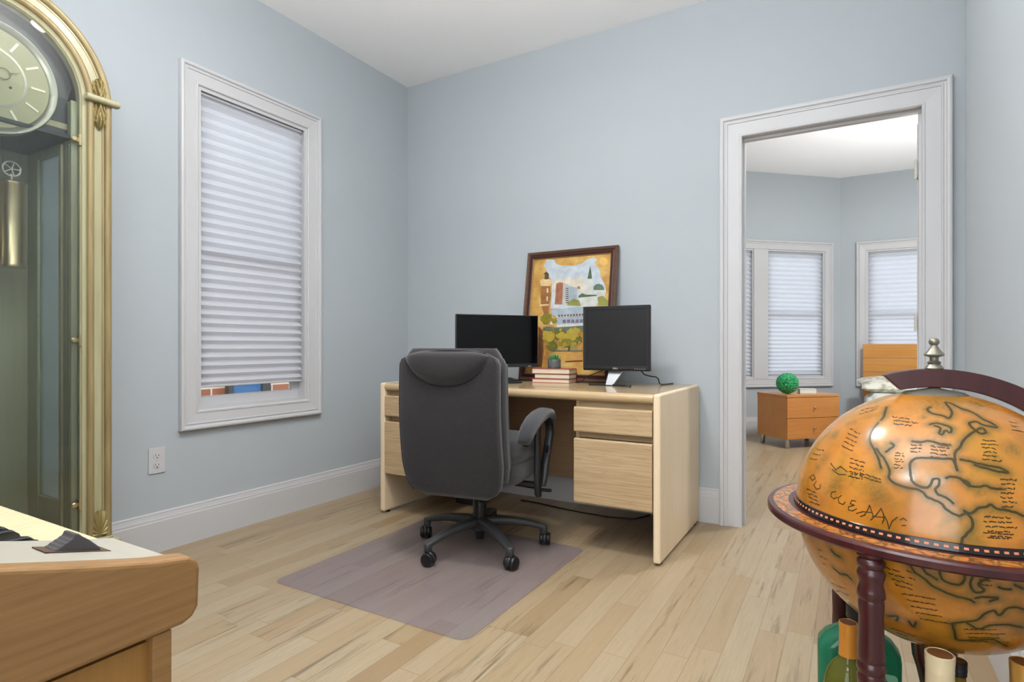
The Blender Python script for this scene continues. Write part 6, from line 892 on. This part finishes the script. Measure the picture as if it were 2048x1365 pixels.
for s in coast:
    q=[uvec(*p) for p in s]
    for i in range(len(q)-1):
        n_=max(1,int((q[i+1]-q[i]).length/.012))
        for j in range(n_): cseg.append(tuple(q[i].lerp(q[i+1],j/n_)))
    cseg.append(tuple(q[-1]))
cseg=np.array(cseg)
# antique map print: parchment, soft ink shading along the coasts, faint patches and graticule
def mk_map():
    t=NT('antique_map_print'); co=t.coord(); at=t.n('ShaderNodeAttribute',attribute_name='ink'); at.attribute_type='GEOMETRY'
    n=t.noise(co,9,4,.55); n2=t.noise(co,34,4,.6); n3=t.noise(co,150,3,.6)
    c=t.ramp(n,[(.3,rgb(146,90,18)),(.5,rgb(172,110,36)),(.7,rgb(150,110,24))])
    c=t.mix(t.mrange(n2,.50,.70,0,.6),c,rgb(112,86,22))
    sp=t.n('ShaderNodeSeparateXYZ'); t.l(co,sp.inputs[0])
    lon=t.math('ARCTAN2',sp.outputs[1],sp.outputs[0]); f=t.math('FRACT',t.math('MULTIPLY',lon,24/(2*PI))); g=t.math('ABSOLUTE',t.math('SUBTRACT',f,.5))
    c=t.mix(t.mrange(g,0,.008,.28,0.),c,rgb(120,84,30))
    la=t.math('ARCSINE',t.math('DIVIDE',sp.outputs[2],GR)); f2=t.math('FRACT',t.math('MULTIPLY',la,24/(2*PI))); g2=t.math('ABSOLUTE',t.math('SUBTRACT',f2,.5))
    c=t.mix(t.mrange(g2,0,.010,.22,0.),c,rgb(120,84,30))
    ii=t.math('MULTIPLY',at.outputs['Fac'],t.mrange(n3,.25,.6,.75,1.))
    c=t.mix(t.math('MULTIPLY',ii,.85),c,rgb(74,66,26))
    return t.fin(t.bsdf(c,.22,0,.5,None,.3,.12))
M['map']=mk_map(); M['ink']=paint('map_ink',rgb(62,46,20),.3); M['ink2']=paint('map_coast_ink',rgb(58,50,22),.3)
M['band']=paint('black_lacquer',rgb(26,20,20),.15,0,1,0,.5); M['dots']=paint('copper_dots',rgb(190,116,84),.4)
blob=[(tuple(uvec(lo,la)),a,b_) for lo,la,a,b_ in BLOB]
def hemi(name,lo_deg,hi_deg,strokes_up):
    nlo=420; nla=110; b=MB(); vs=[]
    la=[lo_deg+(hi_deg-lo_deg)*i/nla for i in range(nla+1)]
    def fn(u,v):
        return tuple(uvec(360*u,lo_deg+(hi_deg-lo_deg)*v)*GR)
    b.grid(fn,nlo,nla+1,cu=True); nb=len(b.v)
    def ribbon(st,w,mi,R):
        q=[uvec(*p) for p in st]; 
        if not all((p.z>0)==strokes_up for p in q): return
        for i in range(len(q)-1):
            d=q[i+1]-q[i]
            if d.length<1e-6 or d.length>.25: continue
            s_=q[i].cross(d).normalized()*w/GR
            a_=(q[i]-s_-d*.1).normalized()*R; b1=(q[i]+s_-d*.1).normalized()*R; c_=(q[i+1]+s_+d*.1).normalized()*R; d_=(q[i+1]-s_+d*.1).normalized()*R
            b.add([a_,b1,c_,d_],[(0,1,2,3)],mi)
    for s in ink: ribbon(s,.0008,1,GR+.00025)
    for s in coast: ribbon(s,.0015,2,GR+.0003)
    o=b.build(name,[M['map'],M['ink'],M['ink2']],gl,smooth='all')
    for v in o.data.vertices: pass
    o.location=(0,0,GS.z)
    co=np.empty(len(o.data.vertices)*3); o.data.vertices.foreach_get('co',co); co=co.reshape(-1,3)/GR
    val=np.zeros(len(co))
    for i in range(0,len(co),4000):
        d=np.sqrt(((co[i:i+4000,None,:]-cseg[None,:,:])**2).sum(2)).min(1); val[i:i+4000]=np.exp(-(d/.036)**1.6)*1.0
    for (c_,a_,b_) in blob:
        d=np.sqrt(((co-np.array(c_))**2).sum(1)); val=np.maximum(val,1.0*np.exp(-(d/(math.radians((a_+b_)*.5)+.015))**2)*(.7+.3*np.sin(co[:,0]*160+3*np.sin(co[:,2]*90))*np.sin(co[:,1]*130)))
    at=o.data.attributes.new('ink','FLOAT','POINT'); at.data.foreach_set('value',val.astype(np.float32))
    return o
up=hemi('upper_hemisphere',1.8,89.0,True)
lo=hemi('lower_hemisphere',-89.0,-1.5,False)
# blackened equator band with copper dot border
def ringsurf(b,rows,n,mi_fn):
    for k in range(len(rows)-1):
        for j in range(n):
            a0,a1=2*PI*j/n,2*PI*(j+1)/n; (r0,z0),(r1,z1)=rows[k],rows[k+1]
            b.add([(r0*math.cos(a0),r0*math.sin(a0),z0),(r0*math.cos(a1),r0*math.sin(a1),z0),(r1*math.cos(a1),r1*math.sin(a1),z1),(r1*math.cos(a0),r1*math.sin(a0),z1)],[(0,1,2,3)],mi_fn(k,j))
    return b
b=MB(); ringsurf(b,[(.196,.0015),(.2055,.0015),(.206,.004),(.2050,.0075),(.2040,.0105),(.2030,.0135),(.1995,.0155)],240,lambda k,j: 1 if (k==3 and j%2==0) else 0)
o=b.build('equator_band',[M['band'],M['dots']],gl,smooth=True); o.location=(0,0,GS.z)
# wide horizon ring: printed zodiac band
def mk_zod():
    t=NT('zodiac_print'); co=t.coord(); n=t.noise(co,70,4,.7); n2=t.noise(co,12,2)
    sp=t.n('ShaderNodeSeparateXYZ'); t.l(co,sp.inputs[0]); v=t.n('ShaderNodeTexVoronoi',feature='DISTANCE_TO_EDGE'); t.l(co,v.inputs['Vector']); v.inputs['Scale'].default_value=55
    c=t.mix(n2,rgb(176,104,46),rgb(168,112,40)); c=t.mix(t.mrange(v.outputs['Distance'],.0,.14,.85,0.),c,rgb(72,44,22)); c=t.mix(t.mrange(n,.48,.62,0,.7),c,rgb(86,66,30))
    return t.fin(t.bsdf(c,.2,0,.5,None,.3,.05))
M['zod']=mk_zod()
RR=.2485
b=MB(); ringsurf(b,[(.2015,-.012),(.2015,.002),(.2125,.002),(.2145,.0022),(.2385,.0022),(.2405,.002),(RR-.002,.001),(RR,-.002),(RR,-.010),(RR-.003,-.013),(.2015,-.012)],160,lambda k,j: 1 if k==3 else 0)
o=b.build('horizon_ring',[M['maroon'],M['zod']],gl,smooth=True); o.location=(0,0,GS.z)
# meridian arm
F_=Vector((-.50453,.86340,0)); R_=Vector((.86340,.50453,0)); ps=math.radians(-24.4); AD=(R_*math.cos(ps)+F_*math.sin(ps)); AN=Vector((-AD.y,AD.x,0))
rings=[]
for i in range(41):
    t=i/40; fo=math.radians(-17.6+(108.5)*t); fi=math.radians(-13.2+(104.1)*t); hw=.0105
    o1=AD*math.sin(fo)*.2385+Vector((0,0,math.cos(fo)*.2385)); i1=AD*math.sin(fi)*.2085+Vector((0,0,math.cos(fi)*.2085))
    rings.append([tuple(o1-AN*hw),tuple(o1+AN*hw),tuple(i1+AN*hw),tuple(i1-AN*hw)])
b=MB(); b.loft(rings); o=b.build('meridian_arm',M['maroon'],gl,bevel=.0015); o.location=(0,0,GS.z)
b=MB(); b.lathe([(.012,.2375),(.013,.2395),(.0105,.243),(.008,.246),(.010,.249),(.006,.252),(.0065,.2575),(.0135,.2600),(.0142,.2620),(.009,.2680),(.0055,.2740),(.0045,.2770),(.0068,.2790),(.0076,.2825),(.0066,.2860),(.003,.2885)],(0,0,0),28); o=b.build('finial',M['antique'],gl,smooth=True); o.location=(0,0,GS.z)
b=MB(); b.lathe([(.046,.197),(.040,.2005),(.020,.2045),(.010,.2065),(.006,.2085),(.006,.215)],(0,0,0),36); o=b.build('pole_cap',M['antique'],gl,smooth=True); o.location=(0,0,GS.z)
# turned legs
prof=[(.0,.0),(.016,.0),(.019,.02),(.013,.04),(.018,.055),(.012,.07),(.016,.16),(.019,.19),(.021,.20),(.021,.22),(.015,.235),(.015,.33),(.017,.40),(.0180,.405),(.0165,.44),(.0175,.48),(.0172,.508),(.0182,.516),(.0162,.5225),(.0184,.527),(.0187,.533),(.0160,.5385),(.0176,.542),(.0174,.550),(.0160,.575),(.0156,.602),(.0166,.620),(.0155,.6255),(.0182,.630),(.0172,.638),(.0148,.648),(.0172,.656),(.0182,.662),(.0150,.669),(.0182,.6735),(.0180,.679),(.0148,.683),(.0188,.687),(.0188,.692)]
prof=[(r*.98 if r else .004,z*1.0) for r,z in prof]
for k in range(3):
    dx,dy=-.191,-.1365; a=math.radians(120*k); L_=.968*(dx*math.cos(a)-dy*math.sin(a)); D_=.968*(dx*math.sin(a)+dy*math.cos(a)); p=R_*L_+F_*D_
    b=MB(); b.lathe(prof,(p.x,p.y,0),26); lg=b.build('turned_leg',M['maroon'],gl,smooth=True)
b=MB(); b.lathe([(.205,.188),(.212,.190),(.214,.196),(.212,.204),(.204,.206)],(0,0,0),64); b.build('bottle_shelf',M['maroon'],gl,smooth=True)
b=MB(); b.lathe([(.020,.206),(.024,.21),(.016,.24),(.014,.34),(.018,.42),(.024,.45),(.03,.47),(.032,.496)],(.08*0,0,0),24); b.build('centre_post',M['maroon'],gl,smooth=True)

# ------------------------------------------------------------------ bottles on the shelf of the globe
SHZ=.2065
def cam(L,D): return Vector((2.84,-3.316,0))+F_*D+R_*L
def wine(L,D,top,r,gm,fm,label,lab,cat='bottle',name='wine_bottle',capr=.0145,lz=(.05,.5),frac=.30,cf=.812):
    p=cam(L,D); t=thing(name,label,cat,(p.x,p.y,SHZ),0,'bottles standing on the shelf of the globe'); h=top-SHZ; n0=h*(1-frac)
    b=MB(); b.lathe([(r*.8,0),(r,.004),(r,h*.60),(r*.97,h*.65),(r*.84,h*.71),(r*.60,h*.765),(capr*1.02,h*.80),(capr*.9,h*.82),(capr*.9,h-.004)],(0,0,0),36); b.build('glass_body',M[gm],t,smooth=True)
    b=MB(); b.lathe([(capr*1.07,h*cf),(capr*1.03,h*(cf+.012)),(capr,h*.93),(capr*1.02,h*.935),(capr*1.0,h*.94),(capr*1.05,h*.985),(capr*1.05,h-.001),(capr*.95,h),(capr*.90,h-.0015),(.001,h-.0015)],(0,0,0),30,cap=False); b.build('foil_capsule',M[fm],t,smooth=True)
    b=MB(); b.lathe([(capr*.86,h-.0012),(capr*.86,h-.0004)],(0,0,0),24); b.build('cork_top',M['cork'],t)
    if lab:
        b=MB(); z0,z1=h*lz[0]+.0,h*lz[1]; b.grid(lambda u,v:((r+.0006)*math.cos(PI*.72+PI*1.1*u),(r+.0006)*math.sin(PI*.72+PI*1.1*u),z0+(z1-z0)*v),24,2); b.build('label',M[lab],t,smooth=True)
    return t
wine(.5745,.985,.508,.0385,'gl_olive','foil_orange','olive-green wine bottle with orange foil neck, left of the front globe leg','label_orange',capr=.0138,lz=(.1,.535))
wine(.590,.795,.556,.038,'gl_olive','foil_cream','wine bottle with cream foil neck under the middle of the globe','',capr=.0168)
wine(.665,.860,.511,.035,'gl_amber','plastd','dark olive bottle with a yellow label just behind the cream-necked bottle','label_yellow',capr=.0112,lz=(.1,.60),cf=.955)
wine(.707,.795,.544,.0365,'gl_amber','foil_gold','wine bottle with brown-gold foil neck at the right photo edge','',capr=.0162)
p=cam(.650,1.083); gb=thing('liquor_bottle','big square-shouldered green glass bottle with pale green label behind the front globe leg','bottle',(p.x,p.y,SHZ),math.radians(4),'bottles standing on the shelf of the globe')
b=MB(); b.loft([sell(w,d,e,40,0,0,z) for w,d,e,z in ((.060,.030,5,0),(.066,.035,5,.006),(.0675,.036,5,.20),(.066,.035,4.5,.212),(.055,.031,3.5,.228),(.032,.026,2.6,.244),(.018,.018,2,.252),(.016,.016,2,.256),(.016,.016,2,.285))]); b.build('glass_body',M['gl_green'],gb,smooth=True)
b=MB(); b.lathe([(.019,.262),(.0195,.264),(.0195,.292),(.018,.294)],(0,0,0),28); b.build('cap',M['plast'],gb,smooth=True)
b=MB(); b.prism(rrect(.004,.058,.03,.185,.006),-.0375,-.0362,1); b.build('label',M['label_green'],gb)
b=MB(); 
for k in range(7): b.box(.042,.055,-.0380,-.0374,.06+.014*k,.064+.014*k)
b.build('label_print',M['textgreen'],gb)
text_part('ON',.022,M['textgreen'],gb,Matrix.Translation((.047,-.0381,.165))@Matrix.Rotation(PI/2,4,'X')@Matrix.Rotation(0,4,'Z'))

# ------------------------------------------------------------------ bedroom furniture
NA=math.radians(45); nsd=thing('nightstand','cherry two-drawer nightstand on steel legs in the bedroom beyond the doorway','nightstand',(2.335,2.70,0),NA)
W=.60; D=.42
b=MB(); b.box(0,W,0.016,D,.088,.488); b.build('cabinet_body',M['cherry'],nsd,bevel=.002)
b=MB(); b.box(-.003,W+.003,-.006,D+.003,.488,.510); b.build('top_board',M['cherry'],nsd,bevel=.002)
for z0,z1 in ((.292,.484),(.092,.287)):
    b=MB(); b.box(.003,W-.003,-.003,.015,z0,z1); dd=b.build('drawer',M['cherry'],nsd,bevel=.0015)
    b=MB(); b.lathe([(.005,0),(.005,.014),(.010,.018),(.010,.022),(.006,.025)],(0,0,0),16,mat=Matrix.Translation((W/2,-.003,(z0+z1)/2))@Matrix.Rotation(PI/2,4,'X')); b.build('knob',M['steel'],dd,smooth=True)
for x,y in ((.035,.035),(W-.035,.035),(.035,D-.035),(W-.035,D-.035)):
    b=MB(); b.lathe([(.020,0),(.021,.002),(.021,.088)],(x,y,0),20); b.build('leg',M['steel'],nsd,smooth=True)
def nsp(x,y): q=wm(nsd)@Vector((x,y,0)); return (q.x,q.y,.5105)
q=nsp(.13,.15)
gbm=bmesh.new(); bmesh.ops.create_icosphere(gbm,subdivisions=5,radius=.105)
for v in gbm.verts:
    n=v.co.normalized(); k=mnoise.noise(n*14)*.004+abs(mnoise.noise(n*26))*.010; v.co=n*(.098+k)
me=bpy.data.meshes.new('leafy_ball'); gbm.to_mesh(me); gbm.free(); me.materials.append(M['greenball']); go=bpy.data.objects.new('leafy_ball',me); COL.objects.link(go); go.location=(q[0],q[1],q[2]+.1035)
tag(go,'round glossy green leafy ball on top of the nightstand','decorative ball')
q=nsp(.34,.13); bx=thing('small_box','small pale box on the nightstand right of the green ball','box',q,math.radians(20))
b=MB(); b.box(-.075,.075,-.04,.04,0,.040); b.build('box_body',M['linen'],bx,bevel=.004)
b=MB(); b.box(-.077,.077,-.042,.042,.040,.050); b.build('lid',M['white'],bx,bevel=.003)
bd=thing('bed','bed with pale linens and slatted cherry headboard in the far bedroom','bed',(3.85,3.1,0))
for k in range(4):
    b=MB(); b.box(2.975,4.72,4.175,4.21,.385+.154*k,.385+.154*k+.1505); hb=b.build('headboard_slat',M['cherryh'],bd,world=True,bevel=.002)
b=MB(); b.box(2.985,4.71,4.185,4.20,.30,.995); b.build('headboard_core',M['lightmetal'],bd,world=True)
b=MB(); b.box(2.97,4.73,2.1,4.17,.14,.30); b.build('bed_frame',M['cherry'],bd,world=True,bevel=.01)
for x in (3.02,4.66):
    for y in (2.16,4.1): b=MB(); b.box(x-.03,x+.03,y-.03,y+.03,0,.14); b.build('leg',M['cherry'],bd,world=True)
b=MB(); b.prism(rrect(2.985,4.715,2.12,4.165,.08),.26,.455,2); b.build('mattress',M['linen'],bd,world=True,bevel=.05,seg=4,smooth=True)
b=MB()
def quilt(u,v):
    x=2.955+1.79*u; e=min(u,1-u)*1.79; y=2.08+1.95*v; z=.49-max(0,(.09-e))*2.6 if e<.09 else .49
    return (x,y,z+.012*mnoise.noise(Vector((x*4,y*4,0)))-(max(0,.08-v*1.95)*2.5))
b.grid(quilt,50,40); qo=b.build('quilt',M['linen'],bd,world=True,smooth='all'); sm=qo.modifiers.new('thick','SOLIDIFY'); sm.thickness=.02
def pillow(name,label,c,w,d,h,rz,rx,mat):
    b=MB()
    def top(u,v,s):
        x=(2*u-1);y=(2*v-1); e=max(0,(1-x**4))*max(0,(1-y**4)); k=.10*(x*x*y*y)
        return (w/2*x*(1-.06*(1-y*y)*0+k*.4-.04*(1-abs(y))),d/2*y*(1+k*.4-.05*(1-abs(x))),s*h/2*e**.55*(1+.12*mnoise.noise(Vector((x*2,y*2,s)))))
    b.grid(lambda u,v:top(u,v,1),26,20); b.grid(lambda u,v:top(u,v,-1),26,20)
    o=b.build(name,mat,None,smooth='all'); o.location=c; o.rotation_euler=(rx,0,rz); tag(o,label,'pillow'); return o
pillow('pillow','crumpled pale patterned pillow at the head of the bed, beneath the headboard',(3.27,3.86,.575),.66,.42,.13,math.radians(6),math.radians(10),M['pillow'])

# ------------------------------------------------------------------ light
def area(name,loc,rot,sx,sy,p,col=(1,1,1),spread=None):
    l=bpy.data.lights.new(name,'AREA'); l.shape='RECTANGLE'; l.size=sx; l.size_y=sy; l.energy=p; l.color=col
    o=bpy.data.objects.new(name,l); COL.objects.link(o); o.location=loc; o.rotation_euler=rot; return o
def disk(name,loc,size,e,col,up=False):
    l=bpy.data.lights.new(name,'AREA'); l.shape='DISK'; l.size=size; l.energy=e; l.color=col
    o=bpy.data.objects.new(name,l); COL.objects.link(o); o.location=loc; o.rotation_euler=(PI if up else 0,0,0); return o
disk('office_lamp_down',(1.69,-1.83,2.72),.26,18,(1,.975,.94))
disk('office_fill_up',(1.69,-1.83,2.40),.7,8,(1,.985,.97),True)  # added up-facing fill to even out the ceiling, no fixture here
disk('ceiling_fill',(2.3,-3.25,1.80),.35,70,(1,.985,.97),True)  # added unseen fill facing up to brighten the ceiling; no floor lamp stands here
area('hall_fill',(2.75,-5.2,1.6),(PI/2,0,0),2.8,2.2,66,(.95,.985,1))  # added fill panel in the unseen hall, soft light through the rear doorway
area('hall_fill_down',(2.7,-4.6,2.85),(0,0,0),.8,.8,12,(1,.97,.94))  # second added fill for the unseen hall, no fixture there
disk('bedroom_fill_down',(3.7,1.6,2.75),.4,46,(1,.98,.96))  # added out-of-view fill that brightens the bedroom
disk('bedroom_fill_up',(3.9,1.8,1.7),1.6,36,(1,.985,.97),True)  # added upward fill for the bedroom ceiling, no lamp there
sun=bpy.data.lights.new('daylight','SUN'); sun.energy=.8; sun.angle=.4; so=bpy.data.objects.new('daylight',sun); COL.objects.link(so); so.rotation_euler=(math.radians(50),0,math.radians(160))
w=bpy.data.worlds.new('sky'); SC.world=w; w.use_nodes=True; bg=w.node_tree.nodes['Background']; bg.inputs[0].default_value=(.86,.93,1,1); bg.inputs[1].default_value=2.0

# ------------------------------------------------------------------ camera
c=bpy.data.cameras.new('camera'); c.sensor_width=36; c.lens=1153/2048*36; c.shift_y=9.5/2048; c.clip_start=.02
co_=bpy.data.objects.new('camera',c); COL.objects.link(co_); co_.location=(2.84,-3.316,.98); co_.rotation_euler=(PI/2,0,math.radians(30.3)); SC.camera=co_
vs=SC.view_settings; SC.display_settings.display_device='sRGB'; vs.view_transform='Standard'; vs.look='None'; vs.gamma=1; vs.use_curve_mapping=False; vs.exposure=0.54
